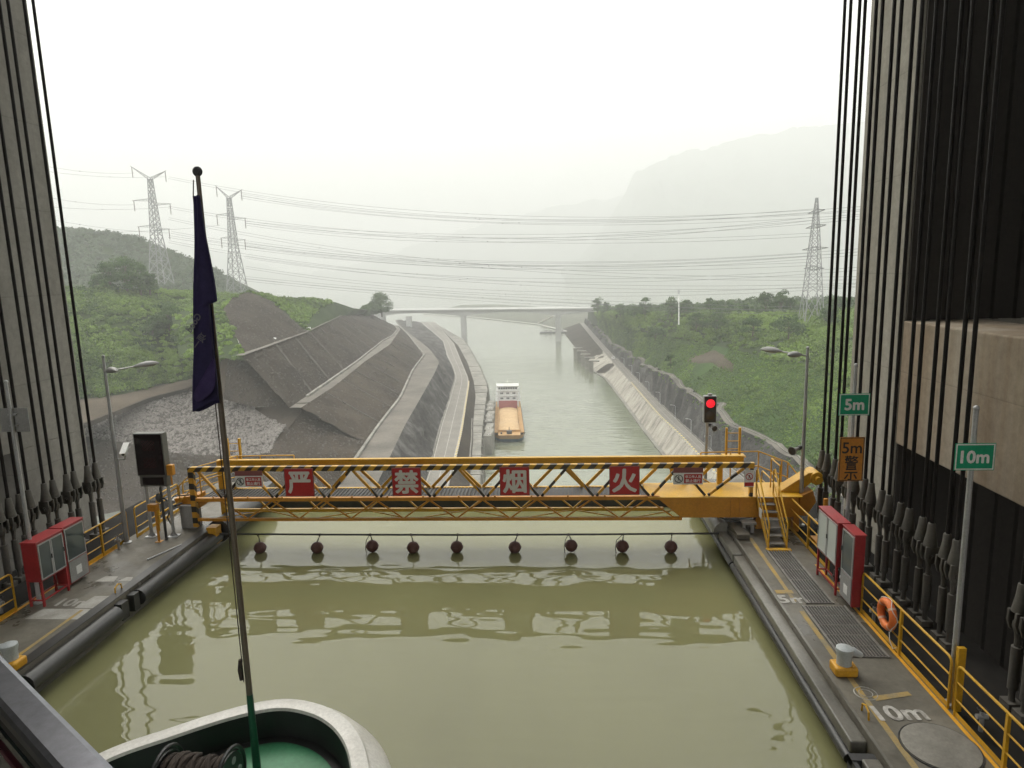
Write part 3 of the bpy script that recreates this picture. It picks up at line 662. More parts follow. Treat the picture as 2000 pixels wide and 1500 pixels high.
# ================================================================== vegetation
def leaf_cloud(centres, radii, per, size, flat=.75):
    """quads spread through ellipsoid clumps; returns V, F, tint"""
    n = len(centres); c = np.repeat(centres, per, 0); rr = np.repeat(radii, per)[:, None]
    d = RNG.normal(size=(n * per, 3)); d /= np.linalg.norm(d, axis=1)[:, None]; d[:, 2] = np.abs(d[:, 2]) * 1.1 - .25
    lump = 1 + .28 * np.sin(d[:, :1] * 5 + np.repeat(RNG.random(n) * 6, per)[:, None]) * np.cos(d[:, 1:2] * 4 + 1)
    rad = (RNG.random((n * per, 1)) ** .35) * rr * lump
    P = c + d * rad * np.array([1, 1, flat])
    sz = np.repeat(size if np.ndim(size) else np.full(n, size), per)[:, None] * (.6 + .8 * RNG.random((n * per, 1)))
    nrm = d + RNG.normal(size=d.shape) * .42; nrm /= np.linalg.norm(nrm, axis=1)[:, None]
    t = np.cross(nrm, RNG.normal(size=d.shape)); t /= np.linalg.norm(t, axis=1)[:, None]; b = np.cross(nrm, t)
    t = t * sz; b = b * sz * .62
    V = np.stack([P - t, P - b * .9, P + t, P + b], 1).reshape(-1, 3)
    F = np.arange(n * per * 4).reshape(-1, 4)
    tint = np.repeat(np.repeat(RNG.random(n) * .6, per) + .12 * d[:, 2], 4)
    return V, F, tint
def scatter(G, count, jitter=0.):
    n, m = G.shape[:2]
    area = np.linalg.norm(np.cross(G[1:, :-1] - G[:-1, :-1], G[:-1, 1:] - G[:-1, :-1]), axis=2).ravel()
    k = RNG.choice(len(area), count, p=area / area.sum()); i, j = k // (m - 1), k % (m - 1)
    fu, fv = RNG.random((count, 1)), RNG.random((count, 1))
    return (G[i, j] * (1 - fu) + G[i + 1, j] * fu) * (1 - fv) + (G[i, j + 1] * (1 - fu) + G[i + 1, j + 1] * fu) * fv
def shrub_cover(name, G, count, r0, r1, per, leaf, label, mat='leaf_bush', keep=None, patch=.03):
    P = scatter(G, count)
    if keep is not None: P = P[keep(P)]
    big = np.clip(fnoise(P[:, 0] * patch, P[:, 1] * patch, 201) + .5, 0, 1)
    rad = r0 + (r1 - r0) * big * RNG.random(len(P)) ** .7
    P[:, 2] += rad * .15
    V, F, T = leaf_cloud(P, rad, per, leaf)
    tt = np.repeat(np.clip(fnoise(P[:, 0] * .05, P[:, 1] * .05, 77) + .35, 0, .8), per * 4)
    o = raw_mesh(name, V, F, mat, tint=.55 * T + .6 * tt)
    return tag(o, label, 'shrubs', kind='stuff')
in_patch = lambda P: np.array([not (PATCH[0] and (q[0] - pc.x) ** 2 / 60 + (q[1] - pc.y) ** 2 / 160 < 1) for q in P])
shrub_cover('shrub_cover', GV1, 800, 1.0, 5.0, 190, .36, 'dense green bushes covering the lower hillside behind the left cables')
shrub_cover('shrub_cover', GV2, 800, 1.2, 5.4, 190, .40, 'dense green bushes covering the upper hillside behind the flag')
shrub_cover('shrub_cover', GV3, 220, 1.5, 3.5, 60, .45, 'bushes behind the brow of the left hillside')
shrub_cover('shrub_cover', GS, 130, 1.0, 3.6, 150, .38, 'green bushes filling the gully between the flag and the bare scar')
shrub_cover('shrub_cover', GH0, 330, 1.2, 4.2, 150, .42, 'green scrub behind the bare brown scar right of the flag')
shrub_cover('shrub_cover', GH1, 1000, 1.2, 5.0, 110, .5, 'green scrub on the crest above the grey benched slopes', keep=lambda P: P[:, 0] < -112 - (P[:, 1] - 270) * .19)
shrub_cover('shrub_cover', GG2, 2300, 1.0, 4.6, 150, .42, 'dense green bushes covering the hillside above the right bank road', keep=in_patch)
shrub_cover('shrub_cover', GG3, 420, 1.5, 4.6, 60, .6, 'bushes on the plateau behind the right hillside', mat='leaf_tree')
shrub_cover('grass_tufts', GG1, 15000, .3, 1.3, 16, .2, 'rough grass and low weeds on the steep slope above the rock cut', keep=in_patch)
shrub_cover('low_bushes', GG1, 420, .8, 2.6, 110, .28, 'scattered low bushes on the steep grass slope above the rock cut', keep=in_patch)
shrub_cover('ledge_weeds', GRk[:, -5:], 260, .3, 1.3, 60, .22, 'weeds and small bushes hanging over the top of the rock cut')
shrub_cover('forest_cover', GM, 1300, 3.0, 6.5, 90, .9, 'dark woodland covering the hill behind the left pylons', mat='leaf_far')

def tree(loc, h, w, label, seed, mat='leaf_tree', leaf=.4, per=60, lobes=16, slim=1.0, group=None):
    rg = np.random.default_rng(seed); t = thing('tree', loc, label, 'tree', group)
    mb = MB(); base = Vector(loc); top = base + Vector((rg.uniform(-.4, .4), rg.uniform(-.4, .4), h * .72))
    mb.tube([base - Vector((0, 0, .5)), base + (top - base) * .5 + Vector((.15, .1, 0)), top], [h * .035, h * .024, h * .01], 7)
    cs, rs = [], []
    for k in range(lobes):
        a = rg.random() * 6.28; q = rg.random() ** .6; hh = .16 + .74 * rg.random()
        rr = w * .5 * q * (1.1 - abs(hh - .42) * 1.35) * slim
        p = base + Vector((math.cos(a) * rr, math.sin(a) * rr, h * hh)); cs.append(p); rs.append(w * (.19 + .15 * rg.random()))
        mb.tube([base + (top - base) * min(.95, hh * .8), p], [h * .012, h * .004], 5, False)
    mb.build('trunk', 'bark', t, True)
    V, F, T = leaf_cloud(np.array([[p.x, p.y, p.z] for p in cs]), np.array(rs), per, leaf, .85)
    raw_mesh('crown', V, F, mat, t, tint=T * .8)
    return t
TG = 'trees on the left hilltop'
for k, (x, y, Y, h, w, lb) in enumerate([
    (192, 566, 292, 9, 8, 'low spreading tree at the left end of the hilltop clump'), (216, 566, 288, 14, 11, 'dark round tree second from left in the hilltop clump'),
    (248, 566, 292, 17, 13, 'tallest dark tree in the middle of the hilltop clump by the pylon'), (274, 566, 296, 15, 11, 'dark tree standing right of the tallest in the hilltop clump'),
    (292, 566, 300, 12, 8, 'slim dark tree at the pylon foot on the left hilltop'), (330, 640, 268, 12, 12, 'broad dark tree in the hollow left of the flag'),
    (300, 655, 262, 10, 11, 'round tree in the hollow among bushes left of the flag'), (275, 705, 252, 11, 10, 'rounded tall bush tree at the foot of the green hillside'), (352, 690, 262, 9, 9, 'small dark tree just left of the flag cloth')]):
    p = atY(x, y, Y); tree((p.x, p.y, p.z - 2), h, w, lb, 300 + k, leaf=.42, per=130, lobes=22, group=TG)
for k, (x, y, Y, h, w, lb) in enumerate([(728, 604, 560, 9, 12, 'small tree left of the dome tree at the end of the cut'), (745, 604, 560, 16, 20, 'dome shaped tree on the headland by the far bridge'), (712, 606, 540, 7, 9, 'low shrub tree on the headland left of the far bridge')]):
    p = atY(x, y, Y); tree((p.x, p.y, p.z - 6.0), h + 3, w, lb, 330 + k, leaf=.6, per=120, lobes=30, group='trees on the headland')
for k, (x, y, Y, h, w, lb) in enumerate([
    (1167, 606, 600, 13, 11, 'rounded tree standing behind the right end of the far bridge'), (1184, 606, 600, 10, 6, 'slim tree beside the right end of the far bridge'),
    (1212, 612, 500, 9, 9, 'first bushy tree of the right skyline beyond the bridge end'), (1260, 612, 440, 12, 9, 'tall tree on the right skyline left of the white mast'),
    (1238, 613, 460, 7, 9, 'low rounded tree between two taller ones near the bridge end'), (1312, 612, 400, 13, 8, 'tree just left of the white mast'), (1340, 612, 400, 10, 9, 'tree just right of the white mast'),
    (1385, 612, 380, 11, 5, 'narrow pointed tree on the right skyline'), (1402, 612, 380, 8, 10, 'broad low tree right of the narrow pointed one'), (1427, 612, 360, 9, 4, 'slim single tree in the gap of the right skyline'),
    (1495, 612, 340, 12, 9, 'tall dark tree left of the right pylon'), (1525, 612, 335, 13, 8, 'tallest skyline tree near the right pylon'), (1545, 612, 335, 9, 10, 'broad tree close left of the right pylon'), (1640, 606, 310, 8, 10, 'tree behind the hoist cables on the right skyline'),
    (1455, 614, 350, 7, 8, 'small round tree between the gap and the tall dark tree')]):
    p = atY(x, y, Y); tree((p.x, p.y, p.z - 2), h, w, lb, 350 + k, leaf=.5, per=70, lobes=18, slim=.9, group='trees on the right skyline')
for k, (x, y, z, h, w, lb) in enumerate([
    (1400, 640, -20, 9, 10, 'dark tree high on the right hillside below the skyline gap'), (1360, 640, -21, 8, 9, 'dark tree on the right hillside below the mast'), (1540, 655, -18, 9, 11, 'dark round tree left of the right pylon legs'),
    (1310, 712, -29, 5, 3.5, 'small lone tree on the edge of the right slope'), (1470, 650, -19, 7, 9, 'round green tree in the middle of the right hillside'), (1280, 660, -29, 7, 9, 'round tree on the right hillside near the bare shoulder'), (1620, 640, -16, 9, 9, 'tree on the hillside right of the pylon')]):
    p = atZ(x, y, z); tree((p.x, p.y, p.z - 1), h, w, lb, 390 + k, leaf=.36, per=110, lobes=18, group='trees on the right hillside')
mottled('hatch_dust', (.15, .142, .122), (.26, .25, .22), 1.3, .8, .15, .003)
mottled('recess_shade', (.02, .0175, .015), (.042, .037, .032), .5, .7, .2, .01, stretch=(1, 1, .1), spec=.15)  # near-black standing in for deep shade in the right tower recess
# ================================================================== ship lift: towers, chamber
XL, XR = -12.5, 5.73           # inner edges of the two walkways
WZ = -0.85                     # water in the chamber
YE = 27.6                      # downstream end of the chamber
tw = thing('lift_tower', (13, 24, -66), 'tall pale concrete tower with a dark shaft and heavy cross beam behind the right cables', 'tower')
mb = MB(); mb.box(11, 24, 22.05, 25.6, -66, 82); mb.build('pilaster', 'concrete', tw, bevel=.03)
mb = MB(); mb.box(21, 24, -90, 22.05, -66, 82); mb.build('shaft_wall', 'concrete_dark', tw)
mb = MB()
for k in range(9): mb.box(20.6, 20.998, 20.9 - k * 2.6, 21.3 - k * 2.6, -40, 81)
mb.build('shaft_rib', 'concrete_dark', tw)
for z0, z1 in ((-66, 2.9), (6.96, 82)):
    mb = MB(); mb.box(11.06, 20.9, 21.93, 22.03, z0, z1); mb.build('shade_panel', 'recess_shade', tw)  # panel added over the pilaster's return face to darken it like deep shade
    for k in range(14): mb = MB(); x = 11.5 + k * .68; mb.box(x, x + .16, 21.74, 21.925, z0, z1 - .05); mb.build('shade_panel_rib', 'recess_shade', tw)
mb = MB(); mb.box(11.02, 13.4, -90, 22.045, 2.93, 6.93); mb.build('cross_beam', 'concrete_beam', tw, bevel=.05)
mb = MB(); mb.box(11.02, 13.4, -90, 22.045, 44, 49); mb.build('cross_beam', 'concrete_beam', tw)
mb = MB(); mb.box(11, 24, -16, -9, -66, 81.9); mb.build('pilaster', 'concrete', tw)
tl = thing('lift_tower', (-21, 24, -66), 'tall grey concrete tower with a low dark opening behind the left cables', 'tower')
mb = MB(); mb.box(-30, -19, -90, 25.05, 3.05, 82); mb.build('wall', 'concrete_shaded', tl, bevel=.03)
mb = MB(); mb.box(-30, -19.0, 21.5, 25.05, -66, 3.05); mb.build('pilaster', 'concrete_shaded', tl)
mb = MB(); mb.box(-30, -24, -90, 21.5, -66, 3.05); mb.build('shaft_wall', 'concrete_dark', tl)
mb = MB(); mb.box(-30, 24, -90, 9, 82.05, 87); tag(mb.build('machine_hall', 'concrete'), 'machine hall bridging the two towers high overhead', 'building')
ch = thing('ship_chamber', (-3.4, 12, -6), 'concrete and steel ship lift chamber with wet walkways on both sides', 'ship lift')
Y0 = -70
mb = MB(); mb.box(XR, 7.75, Y0, YE, -.6, 0); mb.build('walkway', 'deck_concrete', ch, bevel=.03)
mb = MB(); mb.box(-15.05, XL, Y0, YE, -.6, 0); mb.build('walkway', 'deck_concrete', ch, bevel=.03)
mb = MB(); mb.box(7.755, 9.7, Y0, 25.5, -.6, -.12); mb.build('anchor_platform', 'concrete_dark', ch)
mb = MB(); mb.box(-17.3, -15.055, Y0, 25.5, -.6, -.12); mb.build('anchor_platform', 'concrete_dark', ch)
mb = MB(); mb.box(XR + .02, 9.6, Y0, YE - .03, -6, -.61); mb.build('side_wall', 'wet_ledge', ch)
mb = MB(); mb.box(-17.2, XL - .02, Y0, YE - .03, -6, -.61); mb.build('side_wall', 'wet_ledge', ch)
mb = MB(); mb.box(XL - .01, XR + .01, 26.5, 27.5, -6, -.42); mb.build('end_gate', 'dark_steel', ch)
mb = MB(); mb.box(XL - .01, XR + .01, Y0 - 1, Y0, -6, 0); mb.build('end_gate', 'dark_steel', ch)
# right-hand edge: recessed ledge, steel angle and rubbing timber in lengths
for k, (a, b) in enumerate([(Y0, 4.9), (5.0, 11.3), (11.75, 20.2), (20.3, YE)]):
    mb = MB(); mb.box(XR - .30, XR + .01, a, b, -.42, -.16); mb.build('ledge', 'wet_ledge', ch, bevel=.03)
    mb = MB(); mb.tube([(XR - .30, a, -.52), (XR - .30, b, -.52)], .11, 12); mb.build('fender', 'rubber', ch, True)
mb = MB(); mb.box(XR - .005, XR + .05, Y0, YE, .004, .02); mb.build('edge_angle', 'wet_ledge', ch)
mb = MB(); mb.box(XR - .46, XR + .02, 10.6, 10.78, -.8, -.2); mb.box(XR - .46, XR + .02, 11.3, 11.48, -.8, -.2); mb.box(XR - .46, XR - .38, 10.6, 11.48, -.36, -.22); mb.build('ladder_recess', 'dark_steel', ch)
# left-hand edge: fat rubber fender in lengths
for a, b in ((Y0, 13.2), (13.35, 16.6), (17.6, 22.3)):
    mb = MB(); mb.tube([(XL + .1, a, -.34), (XL + .1, b, -.34)], .24, 14); mb.build('fender', 'rubber', ch, True)
mb = MB(); mb.box(XL - .01, XL + .22, 16.7, 17.0, -.6, -.1); mb.box(XL - .01, XL + .22, 17.25, 17.5, -.6, -.1); mb.build('ladder_recess', 'dark_steel', ch)
mb = MB(); mb.box(XL - .3, XL + .0, Y0, YE, .003, .02); mb.build('edge_angle', 'rubber', ch)
mb = MB(); mb.tube([(XL + .1, 22.4, -.22), (XL + .1, 26.4, -.22)], .42, 16); mb.build('seal_pipe', 'rubber', ch, True)
mb = MB(); mb.tube([(XR - .1, 22.2, -.2), (XR - .1, 26.4, -.2)], .36, 16); mb.build('seal_pipe', 'wet_ledge', ch, True)
# painted lines and figures on the walkways
mb = MB(); mb.add([(6.10, 8.0, .006), (6.22, 8.0, .006), (6.22, 16.4, .006), (6.10, 16.4, .006)], [(0, 1, 2, 3)]); mb.build('safety_line', 'worn_yellow', ch); mb = MB(); mb.add([(6.12, 16.9, .006), (6.22, 16.9, .006), (6.28, 21.2, .006), (6.16, 21.2, .006)], [(0, 1, 2, 3)]); mb.build('safety_line', 'worn_yellow', ch)
mb = MB(); mb.add([(7.52, 6, .006), (7.60, 6, .006), (7.60, 19.2, .006), (7.52, 19.2, .006)], [(0, 1, 2, 3)]); mb.build('safety_line', 'bollard_yellow', ch)
mb = MB(); mb.add([(-14.95, 6, .006), (-14.84, 6, .006), (-14.84, 20.5, .006), (-14.95, 20.5, .006)], [(0, 1, 2, 3)]); mb.build('safety_line', 'bollard_yellow', ch)
mb = MB(); mb.add([(-13.1, 12, .007), (-13.0, 12, .007), (-13.0, 16.2, .007), (-13.1, 16.2, .007)], [(0, 1, 2, 3)]); mb.build('safety_line', 'worn_yellow', ch)
for q in ([(6.35, 12.75, .009), (7.15, 12.95, .009), (7.12, 13.08, .009), (6.32, 12.9, .009)], [(5.84, 17.35, .009), (6.3, 17.35, .009), (6.3, 17.55, .009), (5.84, 17.55, .009)]): mb = MB(); mb.add(q, [(0, 1, 2, 3)]); mb.build('painted_bar', 'worn_yellow', ch)
mottled('worn_grey', (.24, .23, .20), (.40, .39, .36), 2.5, .6, .1, .002)
for (x0, x1, ya, yb) in ((-13.9, -13.3, 17.9, 18.25), (-13.2, -12.8, 17.95, 18.2), (-14.3, -12.75, 15.7, 16.25), (-13.35, -12.7, 16.3, 17.0)): mb = MB(); mb.add([(x0, ya, .003 + .001 * x0 * -.1), (x1, ya, .003 + .001 * x0 * -.1), (x1 - .1, yb, .003 + .001 * x0 * -.1), (x0 + .1, yb, .003 + .001 * x0 * -.1)], [(0, 1, 2, 3)]); mb.build('paint_patch', 'worn_grey', ch)
text_mesh('5m', .60, (6.14, 17.02, .012), (1, 0, 0), (0, 1, 0), 'worn_white', 'painted_figure', ch, .018, 1.0)
text_mesh('10m', .62, (6.62, 12.38, .012), (1, .06, 0), (-.06, 1, 0), 'worn_white', 'painted_figure', ch, .018, 1.0)
text_mesh('10m', .60, (-13.55, 16.6, .012), (1, 0, 0), (0, 1, 0), 'worn_grey', 'painted_figure', ch, .018, 1.0)
mb = MB(); mb.lathe((6.87, 11.42, 0), [(.64, .004), (.64, .035), (.60, .045), (.02, .05)], 40); mb.build('hatch_cover', 'hatch_dust', ch, True)
mb = MB(); mb.ring((6.87, 11.42, .012), .665, .012, 40, 6, 'Z'); mb.build('hatch_seam', 'dark_steel', ch, True)
mb = MB(); mb.ring((6.25, 13.0, .006), .22, .012, 24, 4, 'Z'); mb.ring((6.25, 13.0, .006), .13, .01, 20, 4, 'Z'); mb.build('painted_ring', 'worn_white', ch)
mb = MB(); mb.ring((-12.95, 13.75, .006), .2, .012, 24, 4, 'Z'); mb.build('painted_ring', 'worn_white', ch)
# gratings let into the walkway: bars stay real geometry, joined
def grating(x0, x1, y0, y1, cut=None):
    mb = MB(); mb.box(x0, x1, y0, y1, .004, .008); mb.build('grating_pit', 'sign_black', ch)
    n = int((x1 - x0) / .07); mb = MB()
    for k in range(n + 1):
        x = x0 + (x1 - x0) * k / n; mb.box(x - .011, x + .011, y0, y1, .009, .04)
    for y in np.arange(y0, y1 + .01, (y1 - y0) / 5): mb.box(x0 - .02, x1 + .02, y - .012, y + .012, .0085, .028)
    for x in (x0 - .03, x1 + .03): mb.box(x - .02, x + .02, y0 - .03, y1 + .03, .0045, .043)
    tag(mb.build('floor_grating', 'grating_steel', ch), kind='stuff')
mottled('grating_steel', (.13, .12, .11), (.22, .21, .19), 3, .5, .1, .002)
grating(6.46, 7.08, 16.80, 20.15); grating(6.30, 7.30, 14.32, 16.62)

# water standing in the chamber
xs = np.linspace(XL - .02, XR + .02, 6); ys = np.linspace(Y0, 26.5, 10)
Vw = np.array([(x, y, WZ) for y in ys for x in xs]); iw = np.arange(60).reshape(10, 6)
cwo = raw_mesh('chamber_water', Vw, np.stack([iw[:-1, :-1], iw[:-1, 1:], iw[1:, 1:], iw[1:, :-1]], -1).reshape(-1, 4), 'chamber_water'); cwo['kind'] = 'structure'

# ---- hoist cables: wire rope, cast socket with pin, adjusting sleeve
def make_cable(x, y, side):
    t = thing('hoist_cable', (x, y, -.12), '', 'cable', 'hoist cables on the right walkway' if side > 0 else 'hoist cables on the left walkway')
    zb = -.12
    mb = MB(); mb.tube([(x, y, 2.38), (x, y, 82)], .048, 10); mb.build('wire_rope', 'rope_dark', t, True)
    mb = MB(); mb.lathe((x, y, 0), [(.075, 2.52), (.085, 2.50), (.10, 2.30), (.155, 1.98), (.16, 1.93), (.10, 1.90)], 14)
    for s in (-1, 1):   # clevis cheeks
        poly = [(x - .155, y + s * .085, 1.95), (x + .155, y + s * .085, 1.95), (x + .17, y + s * .085, 1.72), (x + .10, y + s * .085, 1.52), (x - .10, y + s * .085, 1.52), (x - .17, y + s * .085, 1.72)]
        mb.prism(poly, (0, s, 0), .055)
    so = mb.build('socket', 'steel_socket', t, True, .008)
    mb = MB(); mb.lathe((x, y, 1.68), [(.055, -.19), (.055, .19)], 12, 'Y'); mb.lathe((x, y, 1.68), [(.085, -.165), (.085, -.142)], 12, 'Y'); mb.lathe((x, y, 1.68), [(.085, .142), (.085, .165)], 12, 'Y')
    mb.build('pin', 'steel_sleeve', so, True)
    mb = MB(); mb.lathe((x, y, 0), [(.05, 1.75), (.11, 1.72), (.115, 1.62), (.07, 1.48), (.055, 1.36), (.055, 1.18)], 12); mb.build('eye_rod', 'steel_socket', t, True)
    mb = MB(); mb.lathe((x, y, 0), [(.06, 1.2), (.095, 1.19), (.095, .28), (.06, .27)], 14); mb.build('sleeve', 'steel_sleeve', t, True)
    mb = MB(); mb.lathe((x, y, 0), [(.06, .28), (.06, zb)], 10); mb.box(x - .14, x + .14, y - .14, y + .14, zb, zb + .14); mb.build('anchor', 'steel_sleeve', t, True)
    return t
order = ['first', 'second', 'third', 'fourth', 'fifth', 'sixth', 'seventh', 'eighth', 'ninth', 'tenth', 'eleventh', 'twelfth', 'thirteenth', 'fourteenth', 'fifteenth', 'sixteenth', 'seventeenth', 'eighteenth', 'nineteenth', 'twentieth', 'twenty first', 'twenty second']
def cable_row(x, ys, side, fmt):
    proto = None
    for k, y in enumerate(ys):
        if proto is None: proto = make_cable(x, y, side); proto['label'] = fmt % order[k]
        else: dup(proto, (x, y, -.12), fmt % order[k])
YR = [22.77, 22.33, 21.70, 21.33, 20.62, 20.24, 19.57, 19.17, 18.52, 18.14, 17.49, 17.07, 16.43, 16.03, 15.37, 15.00, 12.82, 12.45, 11.7, 11.3]
cable_row(9.0, YR, 1, 'dark steel hoist cable with grey cast socket, %s from the right tower corner')
YL = [22.02, 21.62, 20.95, 20.60, 19.99, 19.62, 18.97, 18.60, 18.2, 17.8, 17.1, 16.75]
cable_row(-16.5, YL, -1, 'dark steel hoist cable with grey cast socket, %s from the left tower corner')

# ================================================================== yellow anti-collision barrier and footbridge
YF, YB = 22.0, 23.35
tr = thing('barrier_truss', (-3.3, 22.6, 0), 'yellow steel lattice barrier footbridge spanning the chamber with black hazard stripes', 'footbridge')
mb = MB(); mb.box(-13.05, 6.5, YF - .08, YF + .08, 2.16, 2.33); mb.build('top_chord', 'hazard', tr, bevel=.01)
mb = MB(); mb.box(-13.05, 3.4, YF - .07, YF + .07, 1.06, 1.19); mb.build('middle_chord', 'orange_paint', tr, bevel=.01)
mb = MB(); mb.box(-13.0, 4.15, YF - .06, YF + .06, .33, .43); mb.build('lower_chord', 'orange_paint', tr, bevel=.01)
mb = MB(); mb.box(-12.7, 6.52, YB - .09, YB + .09, 1.98, 2.20); mb.build('top_chord', 'yellow_paint', tr, bevel=.01)
mb = MB(); mb.box(-12.7, 3.4, YB - .06, YB + .06, 1.00, 1.10); mb.build('middle_chord', 'yellow_paint', tr, bevel=.01)
mb = MB(); mb.box(-12.4, 3.7, YB - .36, YB - .24, .28, .40); mb.build('lower_chord', 'yellow_paint', tr, bevel=.01)
mb = MB(); mb.box(-13.05, -12.87, YF - .085, YF + .085, .12, 2.155); mb.build('end_post', 'hazard_post', tr, bevel=.01)
mb = MB(); mb.box(6.36, 6.48, YF - .07, YF + .07, 1.12, 2.155); mb.build('end_post', 'hazard_post', tr, bevel=.01)
mb = MB(); mb.box(-12.7, -12.5, YB - .08, YB + .08, 0, 1.975); mb.build('end_post', 'yellow_paint', tr, bevel=.01)
mb = MB(); mb.box(5.62, 5.8, YB - .08, YB + .08, 1.12, 1.975); mb.build('end_post', 'yellow_paint', tr, bevel=.01)
lows = [-11.87 + 1.87 * k for k in range(10)]
tops = [-12.75] + [-10.93 + 1.87 * k for k in range(9)] + [6.25]
for k, x in enumerate(lows):
    for xt in (tops[k], tops[k + 1]):
        mb = MB(); mb.bar((x + (.05 if xt > x else -.05), YF, 1.2), (xt + (-.05 if xt > x else .05), YF, 2.158), .085, .085, (0, 1, 0)); mb.build('diagonal', 'hazard_diagonal', tr)
for k in range(10):
    x = -12.17 + 1.87 * k
    for s in (-1, 1):
        if x + s * .93 > 6.3 or x + s * .93 < -12.6: continue
        mb = MB(); mb.bar((x + s * .05, YB, 1.1), (x + s * .90, YB, 1.978), .10, .09, (0, 1, 0)); mb.build('diagonal', 'yellow_paint', tr)
for k in range(9):
    x = -11.05 + 1.87 * k
    for s in (-1, 1):
        if x + s * .93 < 3.4: 
            mb = MB(); mb.bar((x + s * .04, YF, .43), (x + s * .92, YF, 1.06), .05, .05, (0, 1, 0)); mb.build('brace', 'orange_paint', tr)
            mb = MB(); mb.bar((x + .32 + s * .04, YB - .3, .40), (x + .32 + s * .85, YB, 1.0), .055, .05, (0, 1, 0)); mb.build('brace', 'yellow_paint', tr)
        if x + s * 1.8 < 3.6 and k % 2 == 0:
            mb = MB(); mb.bar((x + .3, YB - .36, .34), (x + .3 + s * 1.75, YF + .06, .37), .035, .035); mb.build('wind_brace', 'yellow_paint', tr)
for k in range(12):
    x = -12.2 + 1.25 * k; mb = MB(); mb.tube([(x, YF - .085, 1.19), (x, YF - .085, 1.25)], .03, 6); mb.build('bolt', 'orange_paint', tr)
mb = MB(); mb.box(-12.85, 3.3, YF + .08, YB - .07, 1.055, 1.07); mb.build('floor_plate', 'dark_steel', tr)
mb = MB()
for k in range(120): x = -12.8 + k * .134; mb.box(x - .02, x + .02, YF + .1, YB - .08, 1.071, 1.10)
tag(mb.build('floor_grating', 'steel_socket', tr), kind='stuff')
# plate girder end, lifting arm and hub on the right
mb = MB(); mb.prism([(3.3, YF - .05, 1.13), (8.0, YF - .05, 1.13), (8.0, YF - .05, .42), (4.12, YF - .05, .42)], (0, 1, 0), YB - YF + .1); mb.build('plate_girder', 'orange_paint', tr, bevel=.015)
mb = MB(); mb.box(3.0, 8.1, YF - .12, YB + .12, 1.132, 1.165); mb.build('flange_plate', 'yellow_paint', tr, bevel=.008)
for x in (5.75, 6.05): mb = MB(); mb.box(x, x + .05, YF - .085, YF - .052, .43, 1.13); mb.build('stiffener', 'orange_paint', tr)
mb = MB(); mb.prism([(7.45, YF + .35, 1.17), (8.15, YF + .35, 1.17), (8.66, YF + .35, 1.62), (8.62, YF + .35, 1.86), (8.42, YF + .35, 1.84)], (0, 1, 0), .5); mb.build('lifting_arm', 'yellow_paint', tr, bevel=.02)
mb = MB(); mb.prism([(8.0, YF + .1, .45), (8.1, YF + .1, 1.12), (8.5, YF + .1, 1.3), (8.62, YF + .1, .9), (8.3, YF + .1, .4)], (0, 1, 0), 1.0); mb.build('hinge_block', 'orange_paint', tr, bevel=.02)
mb = MB(); mb.lathe((8.68, YF + .62, 1.66), [(.20, -.36), (.22, -.34), (.22, .34), (.20, .36)], 20, 'Y'); mb.lathe((8.68, YF + .62, 1.66), [(.09, -.5), (.09, .5)], 12, 'Y'); mb.build('hub', 'yellow_paint', tr, True)
mb = MB(); mb.tube([(5.4, YF - .02, .44), (5.7, YF - .05, .30), (6.1, YF - .08, .26), (6.5, YF - .05, .34), (6.7, YF, .46)], .03, 8); mb.tube([(5.2, YF + .05, .44), (5.6, YF + .05, .34), (6.0, YF + .05, .31), (6.5, YF + .05, .4)], .02, 8); mb.build('hydraulic_hose', 'rubber', tr, True)
mb = MB(); mb.box(6.62, 6.9, YF - .02, YF + .35, 0, .44); mb.build('support_leg', 'orange_paint', tr, bevel=.01); mb = MB(); mb.box(7.85, 8.05, YF, YF + .25, -.1, .44); mb.build('support_leg', 'orange_paint', tr, bevel=.01)
mb = MB(); mb.box(-13.6, -13.05, YF + .1, YF + .55, .0, .85); mb.build('drive_box', 'grey_paint', tr, bevel=.02)
mb = MB(); mb.prism([(-13.9, YF + .3, 1.05), (-12.95, YF + .3, 1.2), (-12.95, YF + .3, .7), (-13.7, YF + .3, .55)], (0, 1, 0), .5); mb.build('bearing_bracket', 'orange_paint', tr, bevel=.02)
mb = MB(); mb.tube([(-13.5, YF, .8), (-13.9, YF - .05, 1.0), (-13.7, YF, 1.25), (-13.1, YF, 1.3)], .025, 8); mb.tube([(-13.75, YF - .1, .05), (-13.95, YF - .12, .5), (-13.75, YF - .1, .9), (-13.4, YF, 1.0)], .03, 8); mb.build('hydraulic_hose', 'rubber', tr, True)

mottled("sign_char", (.60, .58, .55), (.66, .64, .61), 4, .5, 0)
